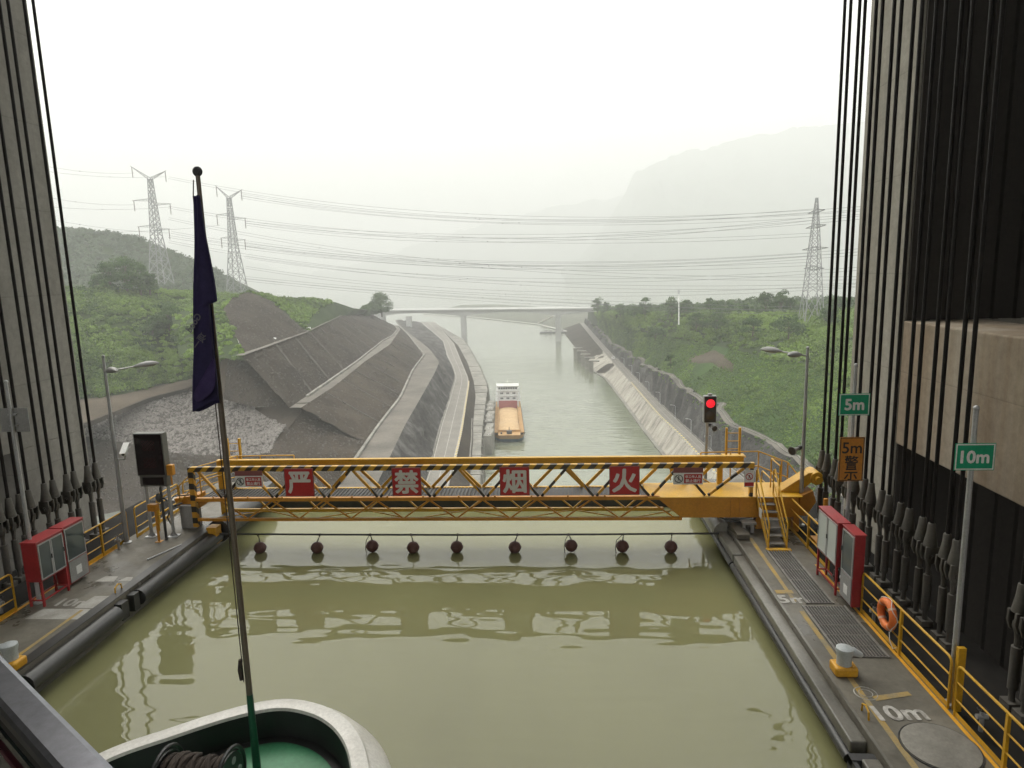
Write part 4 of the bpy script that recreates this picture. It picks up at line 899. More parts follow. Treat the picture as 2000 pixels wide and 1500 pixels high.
# signs on the barrier
def sign_panel(x0, x1, z0, z1, y, body, mat, tm, label, size, bold, name='sign_board', cat='sign', grp=None):
    cx, cz = (x0 + x1) / 2, (z0 + z1) / 2; t = thing(name, (cx, y, z0), label, cat, grp)
    mb = MB(); mb.box(x0, x1, y - .012, y + .012, z0, z1); mb.build('panel', mat, t)
    mb = MB(); w = .022
    for q in ((x0 - w, x1 + w, z0 - w, z0), (x0 - w, x1 + w, z1, z1 + w), (x0 - w, x0, z0, z1), (x1, x1 + w, z0, z1)): mb.box(q[0], q[1], y - .018, y + .018, q[2], q[3])
    mb.build('frame', 'ship_red' if mat == 'sign_red' else 'sign_white', t)
    if body: text_mesh(body, size, (cx, y - .013, cz), (1, 0, 0), (0, 0, 1), tm, 'character', t, bold, lift=.003)
    return t
for chs, x0, x1, lb in (('严', -9.52, -8.53, 'red square board with a white character, leftmost of four on the barrier'), ('禁', -5.72, -4.75, 'red square board with a white character, second of four on the barrier'),
                        ('烟', -1.99, -1.02, 'red square board with a white character, third of four on the barrier'), ('火', 1.72, 2.69, 'red square board with a white character, rightmost of four on the barrier')):
    sign_panel(x0, x1, 1.29, 2.25, YF - .12, chs, 'sign_red', 'sign_char', lb, .86, .026, grp='red character boards on the barrier')
def notice(xc, label, w=.98):
    t = thing('notice_board', (xc, YF - .12, 1.6), label, 'sign', 'no entry notice boards on the barrier'); y = YF - .12
    mb = MB(); mb.box(xc - w / 2, xc + w / 2, y - .01, y + .01, 1.62, 2.02); mb.build('panel', 'sign_white', t)
    mb = MB(); mb.box(xc - w / 2, xc + w / 2, y - .01, y + .01, 2.023, 2.2); mb.build('header', 'ship_red', t)
    mb = MB(); mb.ring((xc - w * .32, y - .014, 1.82), .13, .014, 24, 6, 'Y'); mb.bar((xc - w * .32 - .09, y - .015, 1.91), (xc - w * .32 + .09, y - .015, 1.73), .02, .02); mb.build('prohibition_ring', 'sign_black', t)
    mb = MB(); mb.sphere((xc - w * .32, y - .014, 1.89), .025, 8, 6, (1, .3, 1)); mb.bar((xc - w * .32, y - .014, 1.86), (xc - w * .32, y - .014, 1.79), .04, .01); mb.bar((xc - w * .32, y - .013, 1.8), (xc - w * .32 - .04, y - .013, 1.72), .018, .01); mb.bar((xc - w * .32, y - .013, 1.8), (xc - w * .32 + .04, y - .013, 1.72), .018, .01); mb.build('walking_figure', 'sign_black', t)
    mb = MB(); mb.box(xc - w * .14, xc + w * .46, y - .014, y - .0105, 1.66, 1.98); mb.build('text_field', 'sign_red', t)
    text_mesh('非工作人员', .105, (xc + w * .16, y - .0145, 1.89), (1, 0, 0), (0, 0, 1), 'sign_white', 'lettering', t, .003, lift=.002)
    text_mesh('禁止通行', .125, (xc + w * .16, y - .0145, 1.75), (1, 0, 0), (0, 0, 1), 'sign_white', 'lettering', t, .003, lift=.002)
notice(-10.82, 'small red and white no entry notice at the left end of the barrier'); notice(4.32, 'small red and white no entry notice near the right end of the barrier')
t = thing('notice_board', (6.32, YF - .12, 1.5), 'small upright white notice with prohibition ring on the right end post', 'sign'); y = YF - .12
mb = MB(); mb.box(6.16, 6.48, y - .01, y + .01, 1.52, 2.1); mb.build('panel', 'sign_white', t)
mb = MB(); mb.box(6.17, 6.47, y - .014, y - .0105, 1.55, 1.68); mb.build('text_field', 'sign_red', t)
mb = MB(); mb.ring((6.32, y - .014, 1.88), .11, .013, 24, 6, 'Y'); mb.bar((6.25, y - .015, 1.95), (6.39, y - .015, 1.81), .018, .018); mb.build('prohibition_ring', 'sign_red', t)
mb = MB(); mb.bar((6.32, y - .014, 1.93), (6.32, y - .014, 1.86), .04, .01); mb.bar((6.32, y - .013, 1.87), (6.28, y - .013, 1.8), .018, .01); mb.bar((6.32, y - .013, 1.87), (6.36, y - .013, 1.8), .018, .01); mb.build('walking_figure', 'sign_black', t)

# ---- buoy line
rp = MB(); rp.tube([(XL - .1, 22.1, -.20), (-8, 22.1, -.235), (-3.4, 22.1, -.25), (1, 22.1, -.235), (XR + .1, 22.1, -.20)], .035, 8); tag(rp.build('buoy_rope', 'dark_steel', smooth=True), 'taut dark cable stretched across the chamber carrying nine floats', 'cable')
mb = MB(); mb.box(XL - .05, XL + .30, 21.85, 22.25, -.1, .12); mb.box(XL + .05, XL + .30, 21.85, 22.25, -.5, -.1); tag(mb.build('rope_bracket', 'bollard_yellow', bevel=.02), 'yellow angled bracket holding the float cable at the left wall', 'bracket')
for k, (bx, bz, nm) in enumerate(zip((-10.81, -8.72, -6.72, -5.26, -3.71, -1.67, .29, 2.05, 3.70), (-.68, -.68, -.62, -.67, -.65, -.66, -.60, -.62, -.64), order)):
    t = thing('float_ball', (bx + .1, 22.0, bz - .2), 'brown ball float hanging from the cable, %s from the left wall' % nm, 'float', 'ball floats on the cable')
    cx = bx + .1; rr = .215
    mb = MB(); mb.sphere((cx, 22.0, bz), rr, 18, 12); mb.lathe((cx, 22.0, bz), [(rr + .004, -.03), (rr + .012, 0), (rr + .004, .03)], 20); mb.build('ball', 'buoy_brown', t, True)
    ox = random.choice((-.1, .02, .08)); mb = MB(); mb.tube([(cx + ox, 22.1, -.24), (cx + ox * .5 + .03, 22.05, (bz + rr - .24) / 2), (cx + .02, 22.0, bz + rr - .02)], .012, 6); mb.tube([(cx + ox + .04, 22.1, -.24), (cx + ox * .4, 22.06, (bz + rr - .24) / 2 - .03), (cx - .01, 22.0, bz + rr - .02)], .010, 6); mb.ring((cx + ox + .02, 22.1, -.24), .045, .016, 12, 6, 'X')
    if k in (2, 6, 7): mb.tube([(cx + ox, 22.1, -.24), (cx - .2, 22.0, -.4), (cx - .24, 21.98, bz - .05), (cx - .22, 21.98, bz - .3)], .012, 6)
    mb.build('lashing', 'coil_rope', t, True)
mottled('display_case', (.09, .09, .08), (.14, .14, .125), 2, .5, .05, .002)
# ================================================================== walkway furniture
def guard_rail(x, y0, y1, label, ends=True, mid=2, post=1.55, mat='yellow_paint', x1=None, h=1.08):
    x1 = x if x1 is None else x1; t = thing('guard_rail', ((x + x1) / 2, (y0 + y1) / 2, 0), label, 'railing', 'yellow guard rails')
    d = Vector((x1 - x, y1 - y0, 0)); L = d.length; d = d / L
    P = lambda s_, z: Vector((x, y0, 0)) + d * s_ + Vector((0, 0, z))
    mb = MB(); r_ = .09
    mb.tube([P(0, 0), P(0, h - r_), P(.03, h - .03), P(r_, h), P(L - r_, h), P(L - .03, h - .03), P(L, h - r_), P(L, 0)], .026, 8); mb.build('top_rail', mat, t, True)
    for k in range(1, mid + 1):
        z = h * k / (mid + 1); mb = MB(); mb.tube([P(0, z), P(L, z)], .018, 8); mb.build('rail', mat, t, True)
    n = max(1, round(L / post))
    for k in range(1, n): mb = MB(); p = P(L * k / n, 0); mb.box(p.x - .03, p.x + .03, p.y - .03, p.y + .03, 0, h - .02); mb.build('post', mat, t)
    mb = MB(); a, b = P(0, .06), P(L, .06); mb.bar(a, b, .008, .11); mb.build('toe_board', mat, t)
    return t
guard_rail(7.63, 12.56, 16.38, 'yellow guard rail with lifebuoy beside the right cables')
guard_rail(7.63, 8.0, 12.33, 'yellow guard rail nearest the viewer on the right walkway')
guard_rail(7.75, 18.75, 22.0, 'yellow guard rail between red cabinets and right stair')
guard_rail(7.75, 22.1, 25.2, 'yellow guard rail behind the lifting arm at the right end')
guard_rail(-14.9, 18.45, 21.05, 'yellow guard rail right of the left red cabinets')
guard_rail(-14.9, 10.5, 16.15, 'yellow guard rail at the left picture edge before the red cabinets')
guard_rail(-14.75, 21.3, 24.0, 'yellow guard rail behind the display board on the left')
guard_rail(-14.6, 24.1, 26.8, 'yellow end rail closing the left walkway downstream', x1=-12.9)
# rails and ladder platforms on the footbridge ends
def rail_path(pts, label, heights=(.5, 1.0), r_=.024, mat='yellow_paint'):
    t = thing('hand_rail', pts[0], label, 'railing', 'hand rails of the footbridge'); pts = [Vector(p) for p in pts]
    for h in heights: mb = MB(); mb.tube([p + Vector((0, 0, h)) for p in pts], r_, 8); mb.build('rail', mat, t, True)
    for p in pts: mb = MB(); mb.tube([p, p + Vector((0, 0, heights[-1]))], r_, 8); mb.build('post', mat, t, True)
    return t
rail_path([(-14.3, 21.9, 0), (-13.6, 22.2, .45), (-12.95, 22.5, 1.1), (-12.0, 23.5, 1.2)], 'sloping yellow hand rail climbing to the left end of the footbridge', (.55, 1.1))
rail_path([(-12.5, 23.6, 1.1), (-11.2, 23.7, 1.1), (-9.9, 23.7, 1.1)], 'short yellow hand rail behind the left end of the barrier', (.6, 1.15))
rail_path([(5.2, 24.1, 1.0), (6.3, 24.2, 1.0), (7.3, 24.2, 1.0), (8.15, 23.6, .75), (8.5, 23.0, .2)], 'yellow hand rail around the platform at the right barrier end', (.55, 1.1))
rail_path([(4.2, 24.6, .9), (4.9, 24.4, .4), (5.6, 24.2, 0)], 'sloping yellow stair rail behind the right barrier signs', (.45, .9))
rail_path([(7.35, 22.0, 1.15), (7.35, 22.9, 1.15), (7.9, 23.5, .9)], 'yellow hand rail at the head of the right stair', (.55, 1.05))
def caged_ladder(x, y, z0, z1, label):
    t = thing('vertical_ladder', (x, y, z0), label, 'ladder', 'yellow vertical ladders')
    for s in (-1, 1): mb = MB(); mb.box(x + s * .24 - .035, x + s * .24 + .035, y - .05, y + .05, z0, z1); mb.build('stile', 'yellow_paint', t)
    for k in range(int((z1 - z0) / .3)): mb = MB(); mb.tube([(x - .24, y, z0 + .2 + k * .3), (x + .24, y, z0 + .2 + k * .3)], .015, 6); mb.build('rung', 'yellow_paint', t)
    mb = MB(); mb.box(x - .4, x + .4, y - .3, y + .1, z0 - .05, z0); mb.build('foot_plate', 'yellow_paint', t)
    return t
caged_ladder(-12.55, 24.4, 1.75, 2.75, 'yellow ladder top standing up behind the left end of the barrier')
caged_ladder(6.42, 24.4, 1.95, 2.95, 'yellow ladder top standing up behind the right end of the barrier')
# right access stair
st = thing('access_stair', (6.8, 21, 0), 'steep yellow metal stair from the grating up to the right barrier end', 'stairs')
b0, b1 = Vector((6.52, 20.3, .0)), Vector((6.6, 22.0, 1.2)); w = Vector((.56, 0, 0))
for s in (0, 1): mb = MB(); mb.bar(b0 + w * s + Vector((0, 0, .05)), b1 + w * s, .03, .2); mb.build('stringer', 'yellow_paint', st, bevel=.005)
for k in range(7):
    c = b0 + (b1 - b0) * ((k + .35) / 7); mb = MB(); mb.box(c.x + .02, c.x + .54, c.y, c.y + .22, c.z + .05, c.z + .075); mb.build('tread', 'grating_steel', st)
for s in (0, 1):
    o = w * s; mb = MB(); mb.tube([b0 + o + Vector((0, 0, 0)), b0 + o + Vector((0, -.02, .82)), b0 + o + Vector((0, .05, .9)), b1 + o + Vector((0, -.1, .92)), b1 + o + Vector((0, .02, .85)), b1 + o], .026, 8); mb.build('hand_rail', 'yellow_paint', st, True)
    mb = MB(); mb.tube([b0 + o + Vector((0, 0, .42)), b1 + o + Vector((0, 0, .45))], .018, 8); mb.build('middle_rail', 'yellow_paint', st, True)
mb = MB(); mb.box(6.44, 7.18, 20.12, 20.3, .009, .05); mb.build('foot_plate', 'yellow_paint', st)
mb = MB(); mb.box(6.47, 6.485, 20.95, 21.2, .75, 1.05); mb.build('tag_plate', 'sign_white', st)

# lamp posts
def lamp_post(x, y, top, s, label, armz):
    t = thing('lamp_post', (x, y, 0), label, 'lamp post', 'grey lamp posts on the chamber')
    mb = MB(); mb.tube([(x, y, 0), (x, y, top * .5), (x, y, top)], [.075, .06, .042], 12); mb.lathe((x, y, 0), [(.16, 0), (.16, .03), (.09, .05)], 12); mb.sphere((x, y, top + .04), .055, 10, 7); mb.lathe((x, y, 2.0), [(.078, -.05), (.085, 0), (.078, .05)], 12); mb.build('pole', 'galvanised', t, True)
    for k, (dx, dy) in enumerate(((.34, -.30), (.66, .62))):
        a = Vector((x, y, armz)); b = a + Vector((s * dx, dy, .09)); h = Vector((s * dx, dy, 0)).normalized()
        mb = MB(); mb.tube([a, b], .026, 8); mb.build('arm', 'galvanised', t, True)
        # flattened teardrop head
        mb = MB(); side = Vector((-h.y, h.x, 0)); vs_ = []; ns = 14; prof = [(-.05, .035), (.04, .07), (.16, .125), (.34, .165), (.52, .145), (.66, .085), (.74, .02)]
        for (l, r_) in prof:
            for j in range(ns):
                an = 2 * math.pi * j / ns; zz = math.sin(an) * r_ * (.75 if math.sin(an) > 0 else .5)
                vs_.append(b + h * (l - .02) + side * math.cos(an) * r_ + Vector((0, 0, zz + l * .06)))
        fs_ = [(i * ns + j, i * ns + (j + 1) % ns, (i + 1) * ns + (j + 1) % ns, (i + 1) * ns + j) for i in range(len(prof) - 1) for j in range(ns)] + [tuple(range(ns)), tuple((len(prof) - 1) * ns + j for j in range(ns))]
        mb.add(vs_, fs_); mb.build('lamp_head', 'grey_paint', t, True)
    return t
lamp_post(-14.82, 20.82, 6.4, 1, 'grey lamp post with twin heads left of the display board', 5.92)
lamp_post(8.2, 22.35, 6.05, -1, 'grey lamp post with twin heads behind the right stair', 5.82)
def horn_speaker(c, aim, label, s=1.0, mat='grey_paint'):
    t = thing('horn_speaker', c, label, 'loudspeaker', 'horn loudspeakers'); c = Vector(c); aim = Vector(aim).normalized()
    mb = MB(); mb.tube([c, c + aim * .1 * s, c + aim * .22 * s, c + aim * .34 * s, c + aim * .36 * s], [.05 * s, .06 * s, .085 * s, .15 * s, .155 * s], 16); mb.build('horn', mat, t, True)
    mb = MB(); mb.tube([c + aim * .361 * s, c + aim * .366 * s], [.13 * s, .13 * s], 16); mb.build('mouth', 'dark_steel', t)
    mb = MB(); mb.tube([c - aim * .14 * s, c], [.075 * s, .08 * s], 12); mb.build('driver', 'dark_steel', t, True)
    mb = MB(); mb.bar(c + Vector((0, 0, -.06)), c - aim * .15 * s + Vector((.05, .1, -.02)), .03, .03); mb.build('bracket', 'dark_steel', t)
horn_speaker((8.02, 22.3, 2.72), (-.75, -.6, -.1), 'grey horn loudspeaker on the right lamp post', 1.0)
t = thing('security_camera', (-14.4, 20.75, 3.1), 'white box security camera on the left lamp post', 'camera')
mb = MB(); cc = Vector((-14.40, 20.7, 3.3)); ax_ = Vector((.25, -.85, -.45)).normalized(); mb.bar(cc - ax_ * .22, cc + ax_ * .22, .15, .15); mb.build('housing', 'sign_white', t, bevel=.015)
mb = MB(); mb.bar(cc - ax_ * .26 + Vector((0, 0, .085)), cc + ax_ * .3 + Vector((0, 0, .085)), .18, .015); mb.build('sun_shield', 'sign_white', t)
mb = MB(); mb.tube([(-14.8, 20.82, 2.95), (-14.45, 20.72, 2.98), (-14.4, 20.72, 3.2)], .028, 8); mb.build('bracket', 'grey_paint', t, True)
mb = MB(); mb.tube([cc + ax_ * .221, cc + ax_ * .226], .05, 12); mb.build('lens', 'window_dark', t)

# LED display board on two posts
t = thing('display_board', (-13.9, 21.36, 0), 'dark upright electronic display board on two grey posts at the left', 'display')
mb = MB(); mb.box(-14.40, -13.38, 21.2, 21.5, 2.25, 3.74); mb.build('cabinet', 'display_case', t, bevel=.015)
mb = MB(); mb.box(-14.36, -13.42, 21.18, 21.198, 2.29, 3.70); mb.build('screen', 'display_screen', t)
mb = MB()
for r0, z0 in ((0, 3.15), (1, 2.55)):
    for i in range(9):
        for j in range(9):
            if (i * 7 + j * 5 + r0) % 3 != 0: mb.box(-14.10 + i * .05, -14.075 + i * .05, 21.174, 21.178, z0 + j * .04, z0 + .02 + j * .04)
tag(mb.build('dot_rows', 'display_dot', t), kind='stuff')
mb = MB(); mb.box(-14.36, -13.42, 21.24, 21.5, 1.86, 2.245); mb.build('lower_box', 'display_case', t, bevel=.01)
mb = MB(); mb.box(-14.26, -13.52, 21.225, 21.238, 1.92, 2.19); mb.build('lower_screen', 'display_screen', t)
for x in (-14.28, -13.48):
    mb = MB(); mb.tube([(x, 21.4, 0), (x, 21.4, 2.25)], .055, 12); mb.box(x - .17, x + .17, 21.23, 21.57, .002, .025); mb.prism([(x - .15, 21.4, .026), (x - .056, 21.4, .16), (x - .056, 21.4, .026)], (0, 1, 0), .012); mb.prism([(x + .15, 21.4, .026), (x + .056, 21.4, .16), (x + .056, 21.4, .026)], (0, 1, 0), .012); mb.build('post', 'galvanised', t, True)
t = thing('control_post', (-13.7, 20.95, 0), 'orange box on a slim post beside the display board', 'control box')
mb = MB(); mb.box(-13.93, -13.63, 20.8, 21.0, 1.12, 1.36); mb.build('box', 'orange_paint', t, bevel=.012)
mb = MB(); mb.box(-13.76, -13.70, 20.9, 20.96, .02, 1.12); mb.box(-13.82, -13.62, 20.82, 21.02, .002, .02); mb.build('post', 'orange_paint', t)
t = thing('signal_post', (-13.58, 21.05, 0), 'dark pole with clamped lamps standing between control box and display posts', 'post')
mb = MB(); mb.tube([(-13.56, 21.08, 0), (-13.56, 21.08, 1.9)], .045, 10); mb.build('post', 'dark_steel', t, True)
mb = MB(); mb.sphere((-13.62, 21.0, 1.55), .09, 10, 8, (1, 1, 1.8)); mb.build('lamp', 'dark_steel', t, True)
mb = MB(); mb.tube([(-13.52, 21.05, 1.5), (-13.4, 21.0, 1.52), (-13.32, 20.98, 1.45)], .035, 8); mb.build('clamp', 'dark_steel', t, True)
t = thing('warning_beacon', (-13.38, 21.3, 1.9), 'small orange beacon box on the right display post', 'beacon')
mb = MB(); mb.box(-13.37, -13.16, 21.22, 21.4, 2.25, 2.62); mb.build('housing', 'orange_paint', t, bevel=.02)
mb = MB(); mb.tube([(-13.27, 21.3, 1.9), (-13.27, 21.3, 2.25)], .03, 8); mb.build('stem', 'orange_paint', t)
# traffic signal
t = thing('traffic_light', (5.9, 26, 0), 'two aspect traffic light showing red above the right end of the barrier', 'traffic light')
mb = MB(); mb.tube([(5.82, 26.1, 0), (5.86, 26.1, 3.0)], .07, 12); mb.lathe((5.84, 26.1, 2.2), [(.085, -.03), (.085, .03)], 12); mb.build('pole', 'galvanised', t, True)
mb = MB(); mb.box(5.68, 6.18, 25.95, 26.2, 2.78, 3.86); mb.build('housing', 'grey_paint', t, bevel=.04)
mb = MB(); mb.box(5.71, 6.15, 25.925, 25.948, 2.81, 3.83); mb.build('face_plate', 'sign_black', t, bevel=.02)
mb = MB(); mb.lathe((5.93, 25.92, 3.56), [(.17, 0), (.165, -.02), (.02, -.04)], 24, 'Y'); mb.build('red_lens', 'lamp_red', t, True)
mb = MB(); mb.lathe((5.93, 25.92, 3.08), [(.17, 0), (.165, -.02), (.02, -.04)], 24, 'Y'); mb.build('dark_lens', 'lens_off', t, True)
mb = MB(); mb.box(5.86, 6.0, 26.0, 26.15, 3.861, 3.93); mb.build('cap', 'grey_paint', t)
horn_speaker((5.98, 25.95, 2.66), (.25, -1, -.15), 'small horn loudspeaker under the traffic light', .8)

# distance signs on poles
def pole(x, y, top, parent, r_=.055): mb = MB(); mb.tube([(x, y, 0), (x, y, top)], [r_, r_ * .75], 12); mb.sphere((x, y, top + .03), .055, 10, 7); mb.lathe((x, y, 0), [(.13, 0), (.13, .03), (.06, .05)], 12); return mb.build('pole', 'galvanised', parent, True)
def plate(t, x, y, z0, z1, w, mat, border, body, bold, bt=.022, yaw=0.):
    mb = MB(); mb.box(x - w / 2, x + w / 2, y - .014, y - .004, z0, z1); mb.build('plate', mat, t)
    mb = MB(); e = .012
    for q in ((x - w / 2 + e, x + w / 2 - e, z0 + e, z0 + e + bt), (x - w / 2 + e, x + w / 2 - e, z1 - e - bt, z1 - e), (x - w / 2 + e, x - w / 2 + e + bt, z0 + e + bt, z1 - e - bt), (x + w / 2 - e - bt, x + w / 2 - e, z0 + e + bt, z1 - e - bt)): mb.box(q[0], q[1], y - .018, y - .0145, q[2], q[3])
    mb.build('border', border, t)
    for (bd, sz, zz) in body: text_mesh(bd, sz, (x, y - .015, zz), (1, 0, 0), (0, 0, 1), 'sign_white' if border == 'sign_white' else 'sign_black', 'lettering', t, bold, lift=.003)
    mb = MB(); mb.box(x - w * .3, x + w * .3, y - .003, y + .02, z0 + (z1 - z0) * .3, z0 + (z1 - z0) * .36); mb.box(x - w * .3, x + w * .3, y - .003, y + .02, z0 + (z1 - z0) * .66, z0 + (z1 - z0) * .72); mb.build('clamp', 'galvanised', t)
t = thing('distance_sign', (8.0, 18.31, 0), 'small green 5m distance sign on a grey pole beside the right tower', 'sign', 'green distance signs'); pole(8.0, 18.31, 6.05, t); plate(t, 7.98, 18.24, 4.72, 5.32, .80, 'sign_green', 'sign_white', [('5m', .42, 5.02)], .014)
t = thing('warning_sign', (8.0, 18.31, 2.9), 'orange upright 5m warning sign with dark characters below the green 5m sign', 'sign'); plate(t, 7.98, 18.23, 2.88, 4.12, .66, 'sign_orange', 'sign_black', [('5m', .44, 3.82), ('警', .38, 3.42), ('示', .38, 3.07)], .006)
t = thing('distance_sign', (7.76, 12.7, 0), 'large green 10m distance sign on the nearest grey pole at right', 'sign', 'green distance signs'); pole(7.76, 12.7, 6.02, t, .06); plate(t, 7.76, 12.63, 4.88, 5.40, .72, 'sign_green', 'sign_white', [('10m', .33, 5.14)], .011)
mb = MB(); mb.box(7.69, 7.83, 12.45, 12.55, .0, 1.35); mb.build('base_box', 'yellow_paint', t, bevel=.01)
t = thing('distance_sign', (-14.6, 16.6, 0), 'plain grey back of a sign on a grey pole at the left edge', 'sign', 'green distance signs'); pole(-14.6, 16.6, 6.25, t)
mb = MB(); mb.box(-15.0, -14.18, 16.68, 16.69, 4.90, 5.55); mb.build('plate', 'grey_paint', t); mb = MB(); mb.box(-14.72, -14.48, 16.62, 16.679, 5.05, 5.09); mb.box(-14.72, -14.48, 16.62, 16.679, 5.36, 5.40); mb.build('clamp', 'galvanised', t)

# fire hose cabinets
def cabinet(x0, x1, y0, y1, z0, z1, face, label, legs=True, panes=2, glassy=True, door_z=None):
    t = thing('fire_cabinet', ((x0 + x1) / 2, (y0 + y1) / 2, 0), label, 'cabinet', 'red fire cabinets'); xf = x1 if face > 0 else x0; s = face
    mb = MB(); mb.box(x0, x1, y0, y1, z0, z1); mb.build('body', 'red_paint', t, bevel=.012)
    mb = MB(); mb.box(x0 - .02, x1 + .02, y0 - .02, y1 + .02, z1 + .001, z1 + .03); mb.build('lid', 'red_paint', t, bevel=.008)
    dz0 = door_z if door_z else z0 + .05; n = panes; wy = (y1 - y0 - .06) / n
    for k in range(n):
        a, b = y0 + .03 + wy * k, y0 + .03 + wy * (k + 1) - .015
        d = mb2 = MB(); e = .035; xa, xb = sorted((xf + s * .002, xf + s * .025))
        for q in ((a, b, dz0, dz0 + e), (a, b, z1 - .05 - e, z1 - .05), (a, a + e, dz0 + e, z1 - .05 - e), (b - e, b, dz0 + e, z1 - .05 - e)): mb2.box(xa, xb, q[0], q[1], q[2], q[3])
        dr = mb2.build('door', 'galvanised', t)
        xa, xb = sorted((xf + s * .006, xf + s * .014)); mb = MB(); mb.box(xa, xb, a + e, b - e, dz0 + e, z1 - .05 - e); mb.build('pane', 'cabinet_glass' if glassy else 'cabinet_panel', dr)
        mb = MB(); xa, xb = sorted((xf + s * .026, xf + s * .05)); mb.box(xa, xb, b - e, b - .01, (dz0 + z1) / 2 - .06, (dz0 + z1) / 2 + .06); mb.build('handle', 'dark_steel', dr)
    if door_z:
        xa, xb = sorted((xf + s * .002, xf + s * .02)); mb = MB(); mb.box(xa, xb, y0 + .05, y1 - .05, z0 + .04, door_z - .03); mb.build('lower_panel', 'grey_paint', t)
        xa, xb = sorted((xf + s * .0205, xf + s * .024)); mb = MB(); ym = (y0 + y1) / 2; mb.box(xa, xb, ym - .12, ym + .1, z0 + .2, z0 + .45); mb.build('notice', 'sign_white', t)
    if legs:
        for x in (x0 + .03, x1 - .03):
            for y in (y0 + .03, y1 - .03): mb = MB(); mb.box(x - .025, x + .025, y - .025, y + .025, 0, z0); mb.build('leg', 'red_paint', t)
        mb = MB(); zz = .18
        for x in (x0 + .03, x1 - .03): mb.bar((x, y0 + .056, zz), (x, y1 - .056, zz), .035)
        for y in (y0 + .03, y1 - .03): mb.bar((x0 + .056, y, zz), (x1 - .056, y, zz), .035)
        mb.build('stretcher', 'red_paint', t)
    return t
cabinet(-14.68, -14.24, 16.35, 17.35, .72, 1.84, 1, 'red cabinet with glass doors on legs, nearest on the left walkway', True, 2)
cabinet(-14.70, -14.32, 17.45, 18.3, .10, 1.84, 1, 'red cabinet with one glass door behind the legged one on the left walkway', False, 1, True, .8)
cabinet(7.32, 7.62, 17.25, 18.55, .80, 2.02, -1, 'red cabinet with two pale doors on legs on the right walkway', True, 2, False)
cabinet(7.40, 7.66, 16.42, 17.15, .10, 2.02, -1, 'red cabinet with one tall glass door nearest on the right walkway', False, 1, True, .85)
# fire hose apparatus under the right cabinet
mb = MB(); mb.tube([(7.45, 17.5, .3), (7.45, 17.5, .62)], .07, 12); mb.tube([(7.45, 17.5, .45), (7.35, 17.5, .45)], .04, 10); tag(mb.build('hydrant_valve', 'dark_steel', smooth=True), 'dark hydrant valve under the pale door cabinet', 'valve')
for k, (x, y, lb) in enumerate(((7.72, 15.9, 'grey valve behind the right rail below the lifebuoy'), (7.86, 11.9, 'grey valve behind the nearest right rail'), (-14.75, 20.3, 'grey valve at the foot of the left lamp post'), (-15.2, 16.0, 'grey valve behind the rail at the left edge'))):
    t = thing('pipe_valve', (x, y, 0), lb, 'valve', 'pipe valves along the rails')
    mb = MB(); mb.tube([(x, y, 0), (x, y, .4)], .04, 10); mb.tube([(x - .1, y, .3), (x + .1, y, .3)], .05, 10); mb.build('body', 'galvanised', t, True)
    mb = MB(); mb.ring((x, y, .45), .08, .012, 16, 6, 'Z'); mb.tube([(x, y, .38), (x, y, .46)], .015, 8); mb.build('hand_wheel', 'dark_steel', t, True)
# bollards
def bollard(x, y, s, label):
    t = thing('mooring_bollard', (x, y, 0), label, 'bollard', 'grey mooring bollards on yellow blocks')
    mb = MB(); mb.box(x - .24, x + .24, y - .2, y + .2, .003, .22); mb.build('base_block', 'bollard_yellow', t, bevel=.05)
    mb = MB(); mb.lathe((x, y, .2), [(.16, 0), (.15, .06), (.155, .22), (.18, .33), (.175, .39), (.12, .42), (.01, .43)], 20); mb.build('drum', 'bollard_grey', t, True)
    mb = MB(); mb.tube([(x, y, .53), (x + s * .18, y - .03, .52), (x + s * .33, y - .05, .45), (x + s * .36, y - .05, .44)], [.115, .09, .06, .02], 12); mb.build('horn', 'bollard_grey', t, True)
bollard(6.1, 13.72, 1, 'grey bollard on a yellow block in the right walkway beside the grating'); bollard(-12.78, 13.5, -1, 'grey bollard on a yellow block at the left picture edge')
mottled('lifebuoy_band', (.70, .42, .30), (.76, .5, .38), 4, .6, 0)
# lifebuoy hung on the rail
t = thing('lifebuoy', (7.55, 14.95, .75), 'orange lifebuoy ring hung on the right guard rail', 'lifebuoy')
mb = MB(); mb.ring((7.55, 14.95, .72), .29, .085, 36, 14, 'X'); mb.build('ring', 'lifebuoy_orange', t, True)
for a in (45, 135, 225, 315):
    c = Vector((7.55, 14.95 + .29 * math.cos(R_(a)), .72 + .29 * math.sin(R_(a)))); tg = Vector((0, -math.sin(R_(a)), math.cos(R_(a)))); mb = MB(); mb.tube([c - tg * .025, c + tg * .025], .09, 14, False); mb.build('band', 'lifebuoy_band', t, True)
mb = MB(); mb.tube([(7.55 + .05 * math.sin(k * 1.2), 14.95 + .385 * math.cos(k * 2 * math.pi / 24), .72 + .385 * math.sin(k * 2 * math.pi / 24)) for k in range(25)], .009, 6); mb.tube([(7.5, 14.7, .42), (7.48, 14.62, .25), (7.5, 14.5, .12), (7.52, 14.4, .2)], .009, 6); mb.build('grab_line', 'sign_white', t, True)
